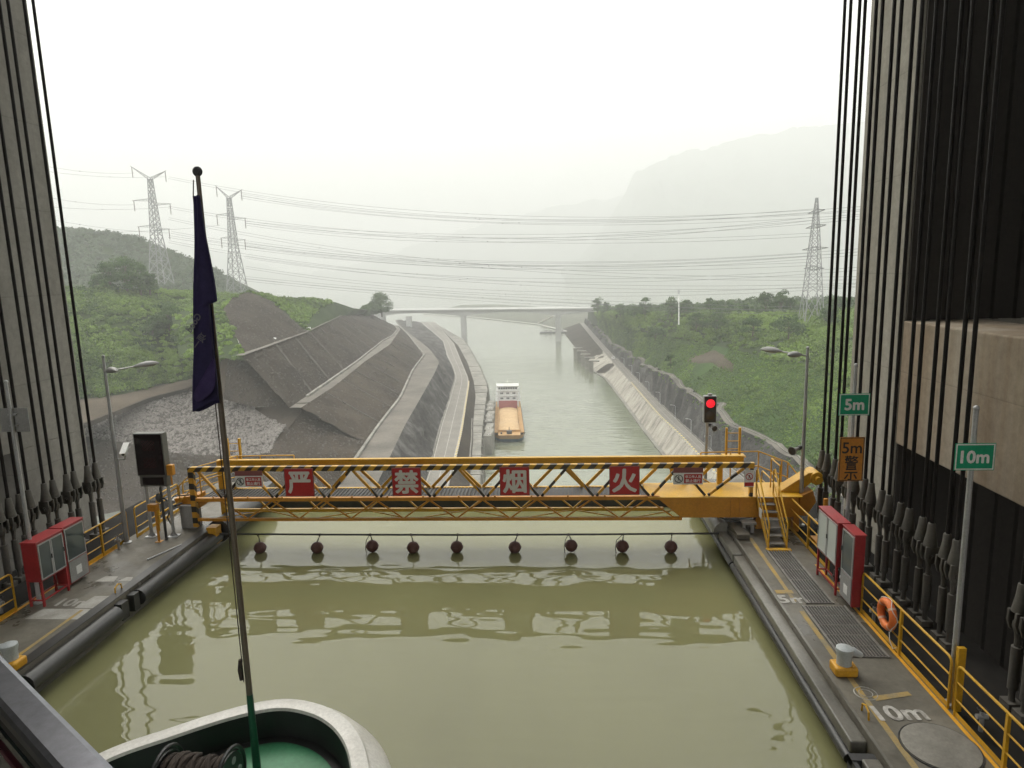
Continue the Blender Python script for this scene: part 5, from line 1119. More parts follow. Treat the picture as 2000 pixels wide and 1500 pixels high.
# grab hoops and small ironwork
for x, y, lb in ((5.93, 12.3, 'small yellow hoop standing in the right walkway edge by the 10m figure'), (-12.75, 17.3, 'small yellow hoop at the left walkway edge')):
    mb = MB(); mb.tube([(x, y - .15, 0), (x, y - .13, .16), (x, y, .22), (x, y + .13, .16), (x, y + .15, 0)], .02, 8); tag(mb.build('grab_hoop', 'yellow_paint', smooth=True), lb, 'hoop', 'yellow grab hoops')
mb = MB(); mb.tube([(-13.2, 19.4, .03), (-12.75, 20.6, .03)], .025, 8); tag(mb.build('steel_bar', 'galvanised', smooth=True), 'loose grey bar lying on the left walkway before the display board', 'bar')
t = thing('steel_stool', (6.25, 22.1, 0), 'low grey steel stand beside the right stair foot', 'stand'); mb = MB(); mb.box(6.05, 6.5, 21.5, 21.8, .34, .4); mb.build('top', 'grey_paint', t)
for x in (6.12, 6.4): mb = MB(); mb.box(x - .05, x + .05, 21.6, 21.7, .006, .339); mb.build('leg', 'grey_paint', t)
mb = MB(); mb.box(5.75, 6.15, 21.0, 22.6, .034, .2); tag(mb.build('edge_block', 'deck_concrete', bevel=.02), 'grey concrete block at the right walkway edge near the cable end', 'block')
mb = MB(); mb.box(8.15, 8.6, 20.3, 21.3, -.11, .05); mb.box(8.2, 8.32, 20.4, 20.5, .05, 1.6); tag(mb.build('rust_post', 'orange_paint', bevel=.01), 'rusty orange post and plinth behind the right rail', 'post')
mottled('guard_yellow', (.42, .33, .14), (.5, .4, .18), 1, .7, 0)
mottled('guard_white', (.5, .48, .42), (.6, .58, .52), 1, .7, 0)
# ================================================================== background objects
# far road bridge
by = lambda x: 735 - x * .24
t = thing('road_bridge', (0, 735, RIVER_Z), 'long grey concrete road bridge crossing the channel on slender piers', 'bridge')
zD = atY(1000, 604, 735).z
def bp(x, dy, z): return Vector((x, by(x) + dy, z))
xa_, xb_ = -205.0, 130.0
mb = MB(); mb.hexa([bp(xa_, -6, zD - 1.2), bp(xb_, -6, zD - 1.2), bp(xb_, 6, zD - 1.2), bp(xa_, 6, zD - 1.2), bp(xa_, -6, zD), bp(xb_, -6, zD), bp(xb_, 6, zD), bp(xa_, 6, zD)]); mb.build('deck', 'bridge_concrete', t)
xp = [atZ(908, 665, RIVER_Z).x, atZ(1091, 672, RIVER_Z).x]
span = xp[1] - xp[0]
mb = MB(); n = 60; bot = []; 
for k in range(n + 1):
    x = xa_ + (xb_ - xa_) * k / n; u = ((x - xp[0]) / span) % 1.0; dpt = 2.6 + 4.5 * (abs(u - .5) * 2) ** 2.2; bot.append((x, zD - 1.25 - dpt))
for s in (-3.2, 3.2):
    for (x0, z0), (x1, z1) in zip(bot[:-1], bot[1:]): mb.hexa([bp(x0, s - .6, z0), bp(x1, s - .6, z1), bp(x1, s + .6, z1), bp(x0, s + .6, z0), bp(x0, s - .6, zD - 1.24), bp(x1, s - .6, zD - 1.24), bp(x1, s + .6, zD - 1.24), bp(x0, s + .6, zD - 1.24)])
mb.build('girder', 'bridge_concrete', t)
for x in xp + [xp[0] - span * .62, xp[1] + span * .62]:
    mb = MB(); mb.box(x - 3.0, x + 3.0, by(x) - 3, by(x) + 3, RIVER_Z - 2, zD - 7.5); mb.build('pier', 'bridge_concrete', t)
for s in (-6.0, 6.0):
    mb = MB(); mb.bar(bp(xa_, s, zD + 1.3), bp(xb_, s, zD + 1.3), .25, .25); mb.bar(bp(xa_, s, zD + .5), bp(xb_, s, zD + .5), .25, .9); mb.build('parapet', 'sign_white', t)
mb = MB(); mb.hexa([bp(xa_ - 60, -9, -60), bp(xa_ + 1, -9, -60), bp(xa_ + 1, 9, -60), bp(xa_ - 60, 9, -60), bp(xa_ - 60, -9, zD - .1), bp(xa_ + 1, -9, zD - .1), bp(xa_ + 1, 9, zD - .1), bp(xa_ - 60, 9, zD - .1)]); mb.build('abutment', 'bridge_concrete', t)
mb = MB(); p = bp(xp[0] + span * .62, -5, zD); mb.box(p.x - 2.4, p.x + 2.4, p.y - 1, p.y + 1, zD + .5, zD + 1.5); mb.box(p.x - 1.2, p.x + 1.0, p.y - .9, p.y + .9, zD + 1.5, zD + 2.1); tag(mb.build('distant_car', 'car_white'), 'tiny car crossing the far bridge near midspan', 'car')
# moored cargo barge, bow towards the viewer
t = thing('cargo_barge', (-24, 316, RIVER_Z), 'orange and dark blue sand barge with white stern house moored at the left wall', 'barge')
SH = -14.0; xc0, yb0, yb1, hw = -21.9, 306, 384, 6.9; skew = -.078
def hx(y): return xc0 + (y - 306) * skew
def hull(ring, z): return [Vector((hx(y) + s * w_, y + SH, z)) for y, w_, s in ring]
ringT = [(303.5, 4.6, -1), (306, 6.4, -1), (310, 6.9, -1), (yb1, 6.9, -1), (yb1, 6.9, 1), (310, 6.9, 1), (306, 6.4, 1), (303.5, 4.6, 1)]
ringB = [(306.5, 3.6, -1), (309, 5.6, -1), (313, 6.5, -1), (yb1, 6.5, -1), (yb1, 6.5, 1), (313, 6.5, 1), (309, 5.6, 1), (306.5, 3.6, 1)]
def loft(A, B, name, mat, cap=True):
    mb = MB(); n = len(A); mb.add(A + B, [(i, (i + 1) % n, n + (i + 1) % n, n + i) for i in range(n)] + ([tuple(range(n)), tuple(range(2 * n - 1, n - 1, -1))] if cap else [])); return mb.build(name, mat, t)
mid = [(a + (b - a) * .5) for a, b in zip(hull(ringB, RIVER_Z - .5), hull(ringT, RIVER_Z + 3.6))]
loft(hull(ringB, RIVER_Z - .5), mid, 'hull_bottom', 'ship_blue', False)
rT = hull(ringT, RIVER_Z + 3.6); n8 = len(rT)
mb = MB(); mb.add(mid + rT, [(i, (i + 1) % n8, n8 + (i + 1) % n8, n8 + i) for i in range(n8)]); mb.build('hull', 'ship_orange', t)
dk = RIVER_Z + 3.3
def dq(mb, x0, x1, y0, y1, z0, z1):
    mb.hexa([Vector((hx(y) + x, y + SH, z)) for z in (z0, z1) for x, y in ((x0, y0), (x1, y0), (x1, y1), (x0, y1))])
mb = MB(); dq(mb, -5, 5, 305, 311.4, dk - .5, dk); dq(mb, -6.8, -5.0, 311.4, yb1 - .2, dk - .5, dk); dq(mb, 5.0, 6.8, 311.4, yb1 - .2, dk - .5, dk); dq(mb, -5, 5, 367, yb1 - .2, dk - .5, dk); mb.build('deck', 'ship_orange', t)
mb = MB(); dq(mb, -5.2, -4.9, 311.2, 366.5, dk, dk + 1.3); dq(mb, 4.9, 5.2, 311.2, 366.5, dk, dk + 1.3); dq(mb, -4.9, 4.9, 311.2, 311.5, dk, dk + 1.0); mb.build('hatch_coaming', 'ship_orange', t)
mb = MB(); dq(mb, -4.9, 4.9, 366.0, 366.9, dk, dk + 4.0); mb.build('bulkhead', 'ship_red', t)
G = np.array([[(hx(y) + x, y + SH, dk + .1 + .9 * (1 - (x / 4.9) ** 2) + .5 * math.sin(y * .22)) for x in np.linspace(-4.88, 4.88, 9)] for y in np.linspace(311.6, 365.9, 30)]); ii = np.arange(270).reshape(30, 9)
raw_mesh('sand_cargo', G.reshape(-1, 3), np.stack([ii[:-1, :-1], ii[:-1, 1:], ii[1:, 1:], ii[1:, :-1]], -1).reshape(-1, 4), 'cargo_sand', t, True)
mb = MB(); dq(mb, -1.2, 1.2, 307.0, 308.6, dk, dk + 1.5); dq(mb, -.15, .15, 307.6, 307.9, dk + 1.5, dk + 3.2); dq(mb, -3, 3, 308.0, 308.1, dk + 1.2, dk + 1.35); dq(mb, -4, -3.2, 307.2, 308.0, dk, dk + .8); mb.build('windlass', 'dark_steel', t)
hse = []
for k, (w_, z0, z1, y0) in enumerate(((5.9, 0, 3.3, 369), (5.7, 3.3, 6.0, 369.3), (5.5, 6.0, 8.7, 369.6), (5.3, 8.7, 11.3, 370))):
    mb = MB(); dq(mb, -w_, w_, y0, 381 - k, dk + z0 + .02, dk + z1); mb.build('deckhouse_storey', 'ship_white', t)
    mb = MB(); dq(mb, -w_ - .9, w_ + .9, y0 - .4, 381.5 - k, dk + z1 + .01, dk + z1 + .2); mb.build('walkway_deck', 'ship_white', t)
    if k in (1, 2):
        for xw in (-3.3, 0, 3.3):
            for s in (-.42, .42): mb = MB(); dq(mb, xw + s - .34, xw + s + .34, y0 - .05, y0 - .01, dk + z0 + 1.1, dk + z0 + 1.95); mb.build('window', 'window_dark', t)
    if k == 3:
        for j in range(8): xw = -4.55 + j * 1.3; mb = MB(); dq(mb, xw - .5, xw + .5, y0 - .05, y0 - .01, dk + z0 + 1.0, dk + z0 + 2.1); mb.build('window', 'window_dark', t)
    for s in (-1, 1):
        mb = MB()
        for y in np.arange(y0, 380 - k, 2.2): dq(mb, s * (w_ + .8) - .05, s * (w_ + .8) + .05, y, y + .1, dk + z1 + .2, dk + z1 + 1.2)
        dq(mb, s * (w_ + .8) - .05, s * (w_ + .8) + .05, y0, 380 - k, dk + z1 + 1.1, dk + z1 + 1.2); mb.build('side_rail', 'ship_white', t)
mb = MB(); dq(mb, -.1, .1, 372, 372.2, dk + 11.5, dk + 15.0); dq(mb, -1.2, 1.2, 372, 372.15, dk + 13.6, dk + 13.75); dq(mb, -5.9, 5.9, 369.7, 369.8, dk + 12.4, dk + 12.5); mb.build('mast', 'ship_white', t)
for s in (-1, 1):
    for y in (312, 320, 330, 341, 352, 362): mb = MB(); mb.ring((hx(y) + s * 7.05, y + SH, RIVER_Z + 2.6), .45, .2, 12, 6, 'X'); mb.build('tyre_fender', 'rubber', t)
# mooring wall of low blocks beside the barge
t = thing('mooring_wall', (-31, 300, RIVER_Z), 'row of grey concrete mooring blocks between guide wall and barge', 'mooring')
for k in range(6):
    y0 = 270 + k * 13.5; x = -31.2 + (y0 - 270) * -.083; mb = MB(); h = 8.3 - (k % 2) * .5; mb.box(x, x + 3.4, y0, y0 + 13.2, RIVER_Z - 1, RIVER_Z + h); o = mb.build('block', 'old_concrete', t, bevel=.1)
    mb = MB(); mb.lathe((x + 1.7, y0 + 2, RIVER_Z + h), [(.4, 0), (.3, .4), (.45, .6)], 8); mb.lathe((x + 2.7, y0 + 2, RIVER_Z + h), [(.25, 0), (.3, .6)], 8); mb.build('bollard', 'worn_white', o)
# pale pipe lying on the guide wall
mb = MB(); mb.tube([Vector((W2[k][0] - .6, W2[k][1], -56.4)) for k in range(8, 15)], .3, 6); tag(mb.build('drain_pipe', 'old_concrete', smooth=True), 'pale bent pipe lying along the guide wall below the road', 'pipe')
# concrete piles below the right road
for k, (x, y) in enumerate([(16.2, 583), (18.6, 560), (21.0, 537), (23.2, 516), (25.4, 497)]):
    mb = MB(); mb.box(x - 1.6, x + 1.6, y - 2.2, y + 2.2, RIVER_Z - 1, RIVER_Z + 8.5); mb.box(x - 1.9, x + 6, y - 2.5, y + 2.5, RIVER_Z + 8.5, RIVER_Z + 9.3); tag(mb.build('mooring_pile', 'old_concrete'), 'grey concrete pile in the water below the right road, %s from the revetment end' % order[4 - k], 'pile', 'mooring piles')
# moored pontoon under the bridge
t = thing('work_pontoon', (-5, 836, RIVER_Z), 'low dark pontoon boat moored behind the right bridge pier', 'boat'); mb = MB(); mb.box(-21, 12, 833, 841, RIVER_Z - .5, RIVER_Z + 1.6); mb.build('hull', 'dark_steel', t)
mb = MB()
for x in (-15, -9, -2, 5): mb.box(x, x + 3.5, 835, 839, RIVER_Z + 1.6, RIVER_Z + 3.6 + (x % 2)); mb.box(x + 1, x + 1.2, 836, 836.2, RIVER_Z + 4, RIVER_Z + 7)
mb.build('deckhouse', 'grey_paint', t)
# white car on the right bank road
cp = Vector((43.0, 512, -57.93)); t = thing('parked_car', cp, 'small white car driving on the right bank road', 'car')
mb = MB(); mb.prism([(cp.x - .9, cp.y - 2.2, cp.z + .35), (cp.x - .9, cp.y + 2.2, cp.z + .35), (cp.x - .9, cp.y + 2.2, cp.z + .9), (cp.x - .9, cp.y + 1.4, cp.z + 1.0), (cp.x - .9, cp.y + .9, cp.z + 1.5), (cp.x - .9, cp.y - 1.0, cp.z + 1.5), (cp.x - .9, cp.y - 1.7, cp.z + .95), (cp.x - .9, cp.y - 2.2, cp.z + .85)], (1, 0, 0), 1.8); mb.build('body', 'car_white', t)
mb = MB(); mb.prism([(cp.x - .75, cp.y - 1.72, cp.z + 1.0), (cp.x + .75, cp.y - 1.72, cp.z + 1.0), (cp.x + .7, cp.y - 1.12, cp.z + 1.47), (cp.x - .7, cp.y - 1.12, cp.z + 1.47)], (0, -1, 0), .02); mb.build('windscreen', 'window_dark', t)
for sx in (-1, 1):
    for sy in (-1.4, 1.4): mb = MB(); mb.lathe((cp.x + sx * .82, cp.y + sy, cp.z + .33), [(.33, -.1), (.33, .1)], 12, 'X'); mb.build('wheel', 'rubber', t)
# street lamps and guard posts along the roads
def on_line(P, y):
    i = int(np.clip(np.searchsorted(P[:, 1], y), 1, len(P) - 1)); a, b = P[i - 1], P[i]; return Vector(a + (b - a) * ((y - a[1]) / (b[1] - a[1])))
pr = None
SL = 'curved grey street lamp beside the right bank road, %s from the near end'
for k, y in enumerate((215, 243, 271, 300, 333, 366, 400, 432, 470)):
    p = on_line(q2, y) + Vector((-.4, 0, 0))
    if pr is None:
        pr = thing('street_lamp', p, SL % order[k], 'street lamp', 'street lamps of the right bank road')
        mb = MB(); mb.tube([p, p + Vector((0, 0, 5.6)), p + Vector((-.3, 0, 6.1)), p + Vector((-1.6, 0, 6.3))], [.13, .10, .09, .08], 8); mb.build('pole', 'galvanised', pr, True)
        mb = MB(); mb.box(p.x - 2.3, p.x - 1.5, p.y - .18, p.y + .18, p.z + 6.2, p.z + 6.42); mb.build('lamp_head', 'grey_paint', pr)
    else: dup(pr, p, SL % order[k])
pr = None
for P, y0, y1, dx, lb, grp in ((R1, 205, 385, .15, 'small white and yellow guard post along the outer edge of the left bend road', 'guard posts of the left road'), (q1, 170, 400, -.1, 'small white and yellow guard post along the water side of the right bank road', 'guard posts of the right road')):
    for y in np.arange(y0, y1, 3.4):
        p = on_line(P, y) + Vector((dx, 0, 0))
        if pr is None:
            pr = thing('guard_post', p, lb, 'post', grp); mb = MB(); mb.box(p.x - .3, p.x + .3, p.y - .7, p.y + .7, p.z, p.z + .75); mb.build('block', 'guard_white', pr)
            mb = MB(); mb.box(p.x - .31, p.x + .31, p.y - .71, p.y + .71, p.z + .62, p.z + .76); mb.build('yellow_band', 'guard_yellow', pr)
        else: o = dup(pr, p, lb); o['group'] = grp
# low parapets at the roads' edges
for P, lb in ((strip_edge(R0[6:34], -.2), 'pale low parapet on the hill side of the left bend road'), (strip_edge(q2[4:34], .2), 'pale low parapet below the rock cut on the right road')):
    o = kerb_run('road_parapet', P, .5, .6, 'old_concrete'); tag(o, lb, 'kerb', 'road parapets')
# white marker stones on the crest
for x, y, lb in ((535, 668, 'white marker stone on the crest of the cut'), (603, 646, 'slim white marker on the crest of the cut')):
    p = atZ(x, y, -14); mb = MB(); mb.box(p.x - .8, p.x + .8, p.y - .5, p.y + .5, p.z - 1.5, p.z + 1.6); tag(mb.build('marker_stone', 'sign_white'), lb, 'marker', 'marker stones')

# ---- pylons
def lattice(mb, A, B, n, w=.22):
    """X-braced lattice between two square rings A (bottom) and B (top)"""
    for k in range(4): mb.bar(A[k], B[k], w * 1.5, w * 1.5)
    for i in range(n):
        t0, t1 = i / n, (i + 1) / n
        for k in range(4):
            a0 = A[k].lerp(B[k], t0); a1 = A[k].lerp(B[k], t1); b0_ = A[(k + 1) % 4].lerp(B[(k + 1) % 4], t0); b1_ = A[(k + 1) % 4].lerp(B[(k + 1) % 4], t1)
            mb.bar(a0, b1_, w, w); mb.bar(b0_, a1, w, w)
            if i: mb.bar(a0, b0_, w * .8, w * .8)
def sq(c, r_, z): return [Vector((c[0] + sx * r_, c[1] + sy * r_, z)) for sx, sy in ((-1, -1), (1, -1), (1, 1), (-1, 1))]
def arm(mb, root, tip, w=.18):
    mb.bar(root + Vector((0, -.8, .9)), tip, w, w); mb.bar(root + Vector((0, .8, .9)), tip, w, w); mb.bar(root + Vector((0, -.8, -.6)), tip, w, w); mb.bar(root + Vector((0, .8, -.6)), tip, w, w)
    for k in range(1, 6):
        a = (root + Vector((0, 0, .9))).lerp(tip, k / 6); b = (root + Vector((0, 0, -.6))).lerp(tip, (k - .5) / 6); mb.bar(a, b, w * .7, w * .7)
def big_pylon(px_base, px_top, Y, label, arms, tops, wleg):
    base = atY(*px_base, Y); top = atY(*px_top, Y); c = Vector((base.x * .5 + top.x * .5, Y, 0)); h = top.z - base.z
    t = thing('power_pylon', (c.x, c.y, base.z), label, 'pylon', 'lattice pylons'); att = []
    mb = MB(); z1, z2 = base.z + h * .42, base.z + h * .86
    lattice(mb, sq(c, wleg, base.z - 2), sq(c, wleg * .48, z1), 4, .24); lattice(mb, sq(c, wleg * .48, z1), sq(c, wleg * .24, z2), 8, .2); lattice(mb, sq(c, wleg * .24, z2), sq(c, wleg * .2, top.z - h * .04), 2, .2); mb.build('lattice_body', 'pylon_steel', t)
    for (pxl, pxr) in arms + tops:
        for p in (pxl, pxr):
            tip = atY(*p, Y); root = Vector((c.x, Y, tip.z if (pxl, pxr) in arms else top.z - h * .05)); mb = MB(); arm(mb, root, tip); mb.build('cross_arm', 'pylon_steel', t)
            hang = 6.0; mb = MB(); q = tip + (root - tip) * .08; mb.tube([q, q - Vector((0, 0, hang))], .22, 6)
            for k in range(8): mb.lathe(q - Vector((0, 0, .8 + k * .6)), [(.3, 0), (.3, .2)], 6)
            mb.build('insulator', 'insulator', t); att.append(q - Vector((0, 0, hang)))
    return att
att1 = big_pylon((315, 548), (292, 340), 385, 'tall lattice pylon with upswept head standing behind the left hilltop trees', [((258, 392), (335, 398)), ((268, 443), (332, 447))], [((254, 324), (325, 333))], 4.9)
att2 = big_pylon((463, 566), (447, 378), 400, 'lattice pylon with upswept head standing just right of the flagpole', [((421, 420), (481, 426)), ((430, 465), (480, 468))], [((420, 362), (473, 370))], 4.7)
# right pylon seen end on: plain tapering mast
bz = atY(1580, 692, 290).z; tz = atY(1596, 386, 290).z; cR = Vector((107.3, 290, 0))
t = thing('power_pylon', (cR.x, cR.y, bz), 'tapering lattice pylon rising from the green hillside behind the right lamp post', 'pylon', 'lattice pylons'); mb = MB()
lattice(mb, sq(cR, 5.2, bz - 2), sq(cR, 3.0, bz + 26), 2, .2); lattice(mb, sq(cR, 3.0, bz + 26), sq(cR, 1.3, bz + 52), 7, .16); lattice(mb, sq(cR, 1.3, bz + 52), sq(cR, .35, tz), 5, .14); mb.build('lattice_body', 'pylon_steel', t)
attR = []
for z_, r_ in ((bz + 59, 9), (bz + 53, 11), (bz + 44, 14), (bz + 36, 11)):
    for s in (-1, 1):
        mb = MB(); tip = Vector((cR.x, 290 + s * r_, z_)); root = Vector((cR.x, 290, z_)); arm(mb, root, tip); mb.build('cross_arm', 'pylon_steel', t); attR.append(tip - Vector((0, 0, 3)))
# white comms mast on the right hill
pm = atY(1326, 618, 330); tm = atY(1326, 566, 330); t = thing('radio_mast', pm, 'slim white radio mast on the right skyline', 'mast'); mb = MB(); mb.tube([pm - Vector((0, 0, 4)), tm - Vector((0, 0, 2.2))], [.3, .18], 8); mb.build('pole', 'sign_white', t, True); mb = MB(); mb.tube([tm - Vector((0, 0, 2.2)), tm], .5, 8); mb.build('antenna', 'galvanised', t, True)
# ---- power lines: each wire its own sagging run
def wire(a, b, sag, label, ext=0.0):
    a = Vector(a); b = Vector(b); mb = MB(); n = 26; L = (b - a).length
    pts = []
    for k in range(n + 1):
        s_ = k / n; p = a.lerp(b, s_); p.z -= sag * 4 * s_ * (1 - s_); pts.append(p)
    mb.tube(pts, .06, 4, False); o = mb.build('power_line', 'wire_dark'); tag(o, label, 'power line', 'power lines across the valley')
    mb = MB(); m_ = pts[7 + (int(abs(a.z) * 7) % 9)]; mb.bar(m_ - Vector((.2, 0, 0)), m_ + Vector((.2, 0, 0)), .3, .4); mb.build('spacer', 'wire_dark', o)
rows = [((470, 378), (1590, 408), 9), ((470, 383), (1700, 411), 9), ((330, 345), (1700, 402), 12), ((480, 436), (1590, 424), 9), ((480, 432), (1700, 420), 8),
        ((330, 403), (1590, 455), 9), ((335, 452), (1590, 494), 10), ((480, 478), (1700, 490), 9), ((480, 470), (1700, 484), 9), ((330, 460), (1590, 512), 8), ((480, 500), (1700, 520), 9), ((330, 425), (1700, 540), 10), ((480, 520), (1700, 553), 9), ((330, 470), (1700, 552), 10),
        ((480, 540), (1590, 600), 3), ((480, 545), (1700, 612), 3)]
for k, (pa, pb, sg) in enumerate(rows):
    a = atY(*pa, 385 if pa[0] < 400 else 400); b = atY(*pb, 290 if pb[0] < 1650 else 300)
    wire(a, b, sg, 'thin dark power line over the valley, upper wire of the %s pair from the top' % order[k]); wire(a - Vector((0, 1, 1.1)), b - Vector((0, 1, 1.3)), sg + .5, 'thin dark power line over the valley, lower wire of the %s pair from the top' % order[k])
for k, (pa, pb) in enumerate([((60, 318), (262, 338)), ((60, 330), (325, 345)), ((60, 378), (262, 400)), ((60, 400), (335, 404)), ((60, 420), (330, 455)), ((60, 452), (430, 440))]):
    wire(atY(*pa, 375), atY(*pb, 388), 2, 'thin dark power line left of the pylons, %s from the top' % order[k])
cloth_mat('flag_corner', (.05, .032, .12), (.085, .055, .18), .35)
# ================================================================== the ship we stand on
sh = thing('ship_bow', (-4.6, 7, 0), 'white rounded ship bow with green foredeck in the foreground', 'ship')
ctr = [(-6.95, 6.2), (-6.70, 7.0), (-6.38, 7.88), (-5.70, 8.42), (-5.0, 8.88), (-4.40, 9.10), (-3.86, 9.0), (-3.44, 8.74), (-3.10, 8.34), (-2.86, 7.85), (-2.62, 7.2), (-2.4, 6.2), (-2.6, 3.5), (-2.5, -2)]
ctr = [(-9.5, -2), (-8.4, 3.5)] + ctr
def smooth_curve(P, n=8):
    P = [Vector((p[0], p[1], 0)) for p in P]; out = []
    for i in range(len(P) - 1):
        p0, p1, p2, p3 = P[max(i - 1, 0)], P[i], P[i + 1], P[min(i + 2, len(P) - 1)]
        for k in range(n):
            s_ = k / n; out.append(.5 * ((2 * p1) + (p2 - p0) * s_ + (2 * p0 - 5 * p1 + 4 * p2 - p3) * s_ ** 2 + (3 * p1 - p0 - 3 * p2 + p3) * s_ ** 3))
    out.append(P[-1]); return out
CV = smooth_curve(ctr); NRM = []
for i in range(len(CV)):
    t_ = (CV[min(i + 1, len(CV) - 1)] - CV[max(i - 1, 0)]).normalized(); NRM.append(Vector((-t_.y, t_.x, 0)))
def loop_strip(prof, name, mat, closed=False, smooth=True):
    mb = MB(); n = len(CV); k = len(prof); vs_ = [CV[i] + NRM[i] * o_ + Vector((0, 0, z)) for i in range(n) for o_, z in prof]
    fs_ = [(i * k + j, (i + 1) * k + j, (i + 1) * k + j + 1, i * k + j + 1) for i in range(n - 1) for j in range(k - 1)]
    if closed: fs_ += [(i * k + k - 1, (i + 1) * k + k - 1, (i + 1) * k, i * k) for i in range(n - 1)]
    mb.add(vs_, fs_); return mb.build(name, mat, sh, smooth)
loop_strip([(0.0, 2.18), (.02, 2.22), (.12, 2.24), (.24, 2.22), (.27, 2.17), (.03, 2.16)], 'bulwark_cap', 'hull_white', True)
loop_strip([(.25, 2.18), (.42, 2.05), (.58, 1.85), (.64, 1.6), (.50, 1.2), (.2, .5), (-.25, -.2), (-.6, -1.2)], 'hull', 'hull_white')
loop_strip([(.02, 2.165), (0, 2.0), (-.01, 1.6)], 'bulwark_inside', 'bulwark_shade')
mb = MB(); vs_ = [CV[i] + NRM[i] * .0 + Vector((0, 0, 1.74)) for i in range(len(CV))]; c0 = Vector((-4.7, 5, 1.80)); n = len(vs_); mb.add(vs_ + [c0], [(i, i + 1, n) for i in range(n - 1)]); mb.build('foredeck', 'deck_green', sh)
loop_strip([(-.005, 1.746), (-.14, 1.754)], 'deck_edge_shade', 'bulwark_shade')
# flag staff and flag
fx, fy = -4.40, 8.32
t = thing('flag_staff', (fx, fy, 1.74), 'slim varnished flagstaff with a ball top rising from the ship bow', 'flagpole')
mb = MB(); mb.tube([(fx, fy, 3.0), (fx, fy, 6.5), (fx, fy, 10.05)], [.042, .038, .027], 12); mb.build('staff', 'pole_wood', t, True)
mb = MB(); mb.tube([(fx, fy, 1.7), (fx, fy, 3.0)], [.058, .045], 12); mb.build('socket', 'pole_green', t, True)
mb = MB(); mb.ring((fx, fy, 10.1), .042, .022, 18, 8, 'Y'); mb.lathe((fx, fy, 10.1), [(.04, -.03), (.04, .03)], 12, 'Y'); mb.build('truck', 'dark_steel', t, True)
mb = MB(); mb.tube([(fx - .05, fy - .02, 10.0), (fx - .07, fy - .03, 9.8), (fx - .06, fy - .02, 7.0), (fx - .055, fy - .02, 3.2)], .008, 6); mb.tube([(fx - .07, fy - .04, 3.25), (fx - .08, fy - .05, 3.4), (fx - .06, fy - .04, 3.55)], .03, 8); mb.build('halyard', 'coil_rope', t, True)
# hanging cloth: folds that deepen towards the bottom, rolled lower corner
t = thing('flag', (fx, fy, 7.1), 'dark purple flag hanging limp in folds from the staff', 'flag')
NU, NV = 44, 70; V = np.zeros((NV, NU, 3))
for i in range(NV):
    s_ = i / (NV - 1); z = 9.80 - 2.62 * s_
    wl = .05 + .28 * s_ ** .9; wr = .02 + .09 * min(1, s_ / .5)
    for j in range(NU):
        u = j / (NU - 1)
        # cloth path: from staff out left, fold back right over the staff, then left again
        if u < .45: q = u / .45; x = fx + .03 - (wl) * q; y = fy - .05 - .03 * math.sin(q * 3.1) - .02 * s_
        elif u < .8: q = (u - .45) / .35; x = fx + .03 - wl + (wl + wr * (1 if s_ < .52 else .1)) * q; y = fy - .11 - .07 * s_ + .03 * math.sin(q * 6.2 + s_ * 2)
        else: q = (u - .8) / .2; x = fx + .03 + wr * (1 if s_ < .52 else .1) - .10 * q; y = fy - .09 + .07 * q
        zz = z + .03 * math.sin(u * 9 + 1) * s_ + (.10 * u * s_) - (.10 * s_ * math.sin(min(1, u / .45) * 1.57) if u < .45 else .10 * s_ * (1 - (u - .45) / .55))
        V[i, j] = (x + .008 * math.sin(s_ * 13 + u * 11), y + .02 * math.sin(u * 17 + s_ * 4) * s_, zz)
ii = np.arange(NU * NV).reshape(NV, NU)
fo = raw_mesh('cloth', V.reshape(-1, 3), np.stack([ii[:-1, :-1], ii[:-1, 1:], ii[1:, 1:], ii[1:, :-1]], -1).reshape(-1, 4), 'flag_cloth', t, True)
md = fo.modifiers.new('thickness', 'SOLIDIFY'); md.thickness = .004
yy = fy - .215
for body, sz, cx_, cz_, an in (('Good', .115, -4.53, 8.25, -52), ('项一', .11, -4.48, 8.02, -50)):
    ca, sa = math.cos(R_(an)), math.sin(R_(an)); text_mesh(body, sz, (cx_, yy, cz_), (-ca, 0, sa), (sa * -1, 0, -ca) if False else (-sa, 0, -ca) if False else (sa, 0, ca), 'flag_print', 'print', t, .003, lift=0)
# rolled lower corner in a brighter purple than the cloth
cpx = [[(376, 772), (392, 742), (410, 712), (419, 692)], [(380, 782), (396, 762), (412, 742), (421, 724)], [(388, 787), (402, 779), (416, 765), (421, 752)]]
Vc = []
for i_, rw in enumerate(cpx):
    for j_, (x_, y_) in enumerate(rw): q_ = atY(x_, y_, fy - .26 - .03 * (1 - abs(i_ - 1))); Vc.append((q_.x, q_.y, q_.z))
ic = np.arange(12).reshape(3, 4); co = raw_mesh('folded_corner', np.array(Vc), np.stack([ic[:-1, :-1], ic[:-1, 1:], ic[1:, 1:], ic[1:, :-1]], -1).reshape(-1, 4), 'flag_corner', t, True)
md = co.modifiers.new('smooth', 'SUBSURF'); md.levels = 2; md.render_levels = 2
md = co.modifiers.new('thickness', 'SOLIDIFY'); md.thickness = .004
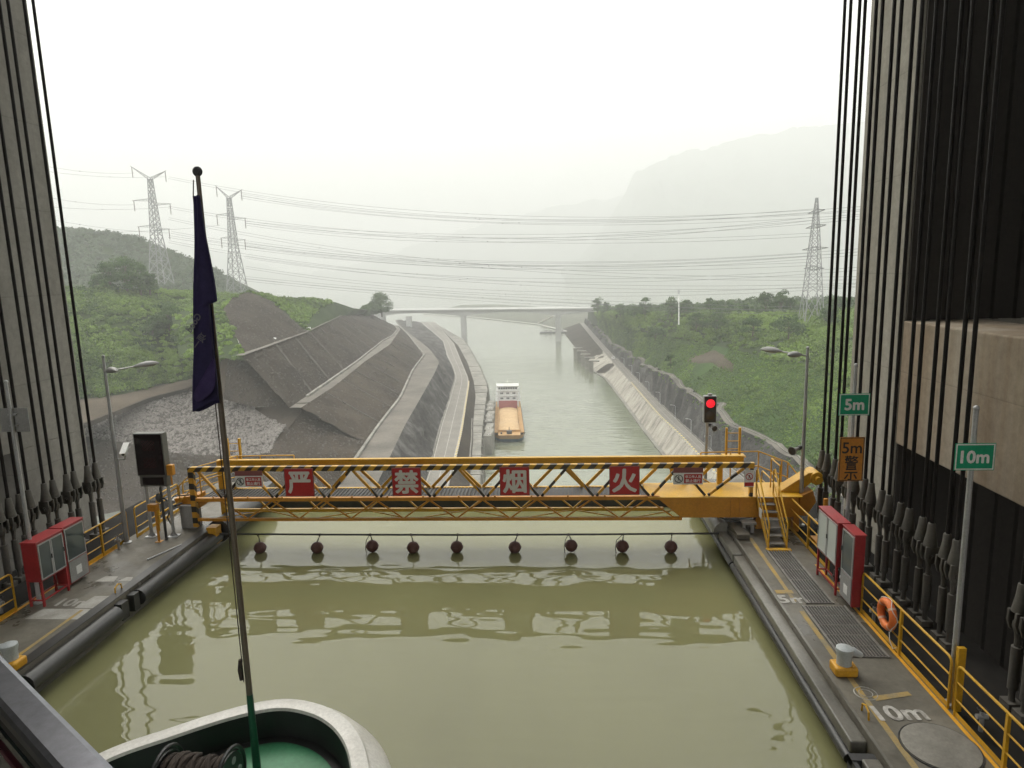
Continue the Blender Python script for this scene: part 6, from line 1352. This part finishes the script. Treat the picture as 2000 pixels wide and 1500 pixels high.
# rope reel on the foredeck
t = thing('rope_reel', (-4.75, 7.7, 1.76), 'black rope reel with two spoked flanges and coiled rope on the foredeck', 'reel')
rc = Vector((0, 7.62, 2.2))
for x in (-5.30, -4.42):
    mb = MB(); mb.ring((x, rc.y, rc.z), .42, .028, 32, 8, 'X'); mb.build('flange_rim', 'reel_black', t, True)
    mb = MB(); mb.lathe((x, rc.y, rc.z), [(.36, -.012), (.36, .012)], 28, 'X'); mb.lathe((x, rc.y, rc.z), [(.09, -.06), (.09, .06)], 14, 'X'); mb.build('flange_disc', 'reel_black', t)
    for a in range(0, 360, 60): mb = MB(); c_ = Vector((x, rc.y + .25 * math.cos(R_(a)), rc.z + .25 * math.sin(R_(a)))); mb.lathe(c_, [(.05, -.02), (.05, .02)], 10, 'X'); mb.build('boss', 'galvanised', t, True)
    for s in (-1, 1): mb = MB(); mb.bar((x + (.07 if x > -5 else -.07), rc.y, rc.z), (x + (.07 if x > -5 else -.07), rc.y + s * .3, 1.76), .05, .05); mb.build('stand_leg', 'reel_black', t)
mb = MB(); mb.lathe((-4.86, rc.y, rc.z), [(.2, -.42), (.2, .42)], 18, 'X'); mb.build('drum', 'reel_black', t, True)
for k in range(11):
    x = -5.24 + k * .076; mb = MB(); mb.ring((x + random.uniform(-.015, .015), rc.y + random.uniform(-.02, .02), rc.z + random.uniform(-.02, .02)), .29 + random.uniform(-.03, .04), .036, 26, 8, 'X'); mb.build('rope_turn', 'coil_rope', t, True)
for k in range(6):
    x = -5.18 + k * .13; mb = MB(); mb.tube([(x + .1 * math.sin(a * 1.3 + k), rc.y + .31 * math.cos(a), rc.z + .31 * math.sin(a)) for a in np.linspace(.4 + k * .2, 3.6 + k * .3, 18)], .03, 8); mb.build('rope_turn', 'coil_rope', t, True)
# balustrade beside the viewer
a, b = Vector(atZ(0, 1338, 7.75)), Vector(atZ(150, 1500, 7.75)); dr = (b - a).normalized(); a2 = a - dr * 1.6; b2 = b + dr * .75
t = thing('balustrade', (a.x, a.y, 6.7), 'silver rail with dark glass panel beside the viewer in the lower left corner', 'railing')
mb = MB(); mb.bar(a2, b2, .082, .05); mb.build('hand_rail', 'chrome_rail', t, bevel=.015)
dn = Vector((0, 0, -1)); sd = Vector((dr.y, -dr.x, 0))
mb = MB(); mb.bar(a2 + dn * .05, b2 + dn * .05, .05, .05); mb.build('frame', 'dark_frame', t)
mb = MB(); mb.bar(a2 + dn * .5, b2 + dn * .5, .012, .82); mb.build('glass_panel', 'rail_glass', t)
mb = MB(); mb.bar(a2 + dn * .16 + sd * .02, b2 + dn * .16 + sd * .02, .012, .02); mb.build('trim', 'maroon_trim', t)
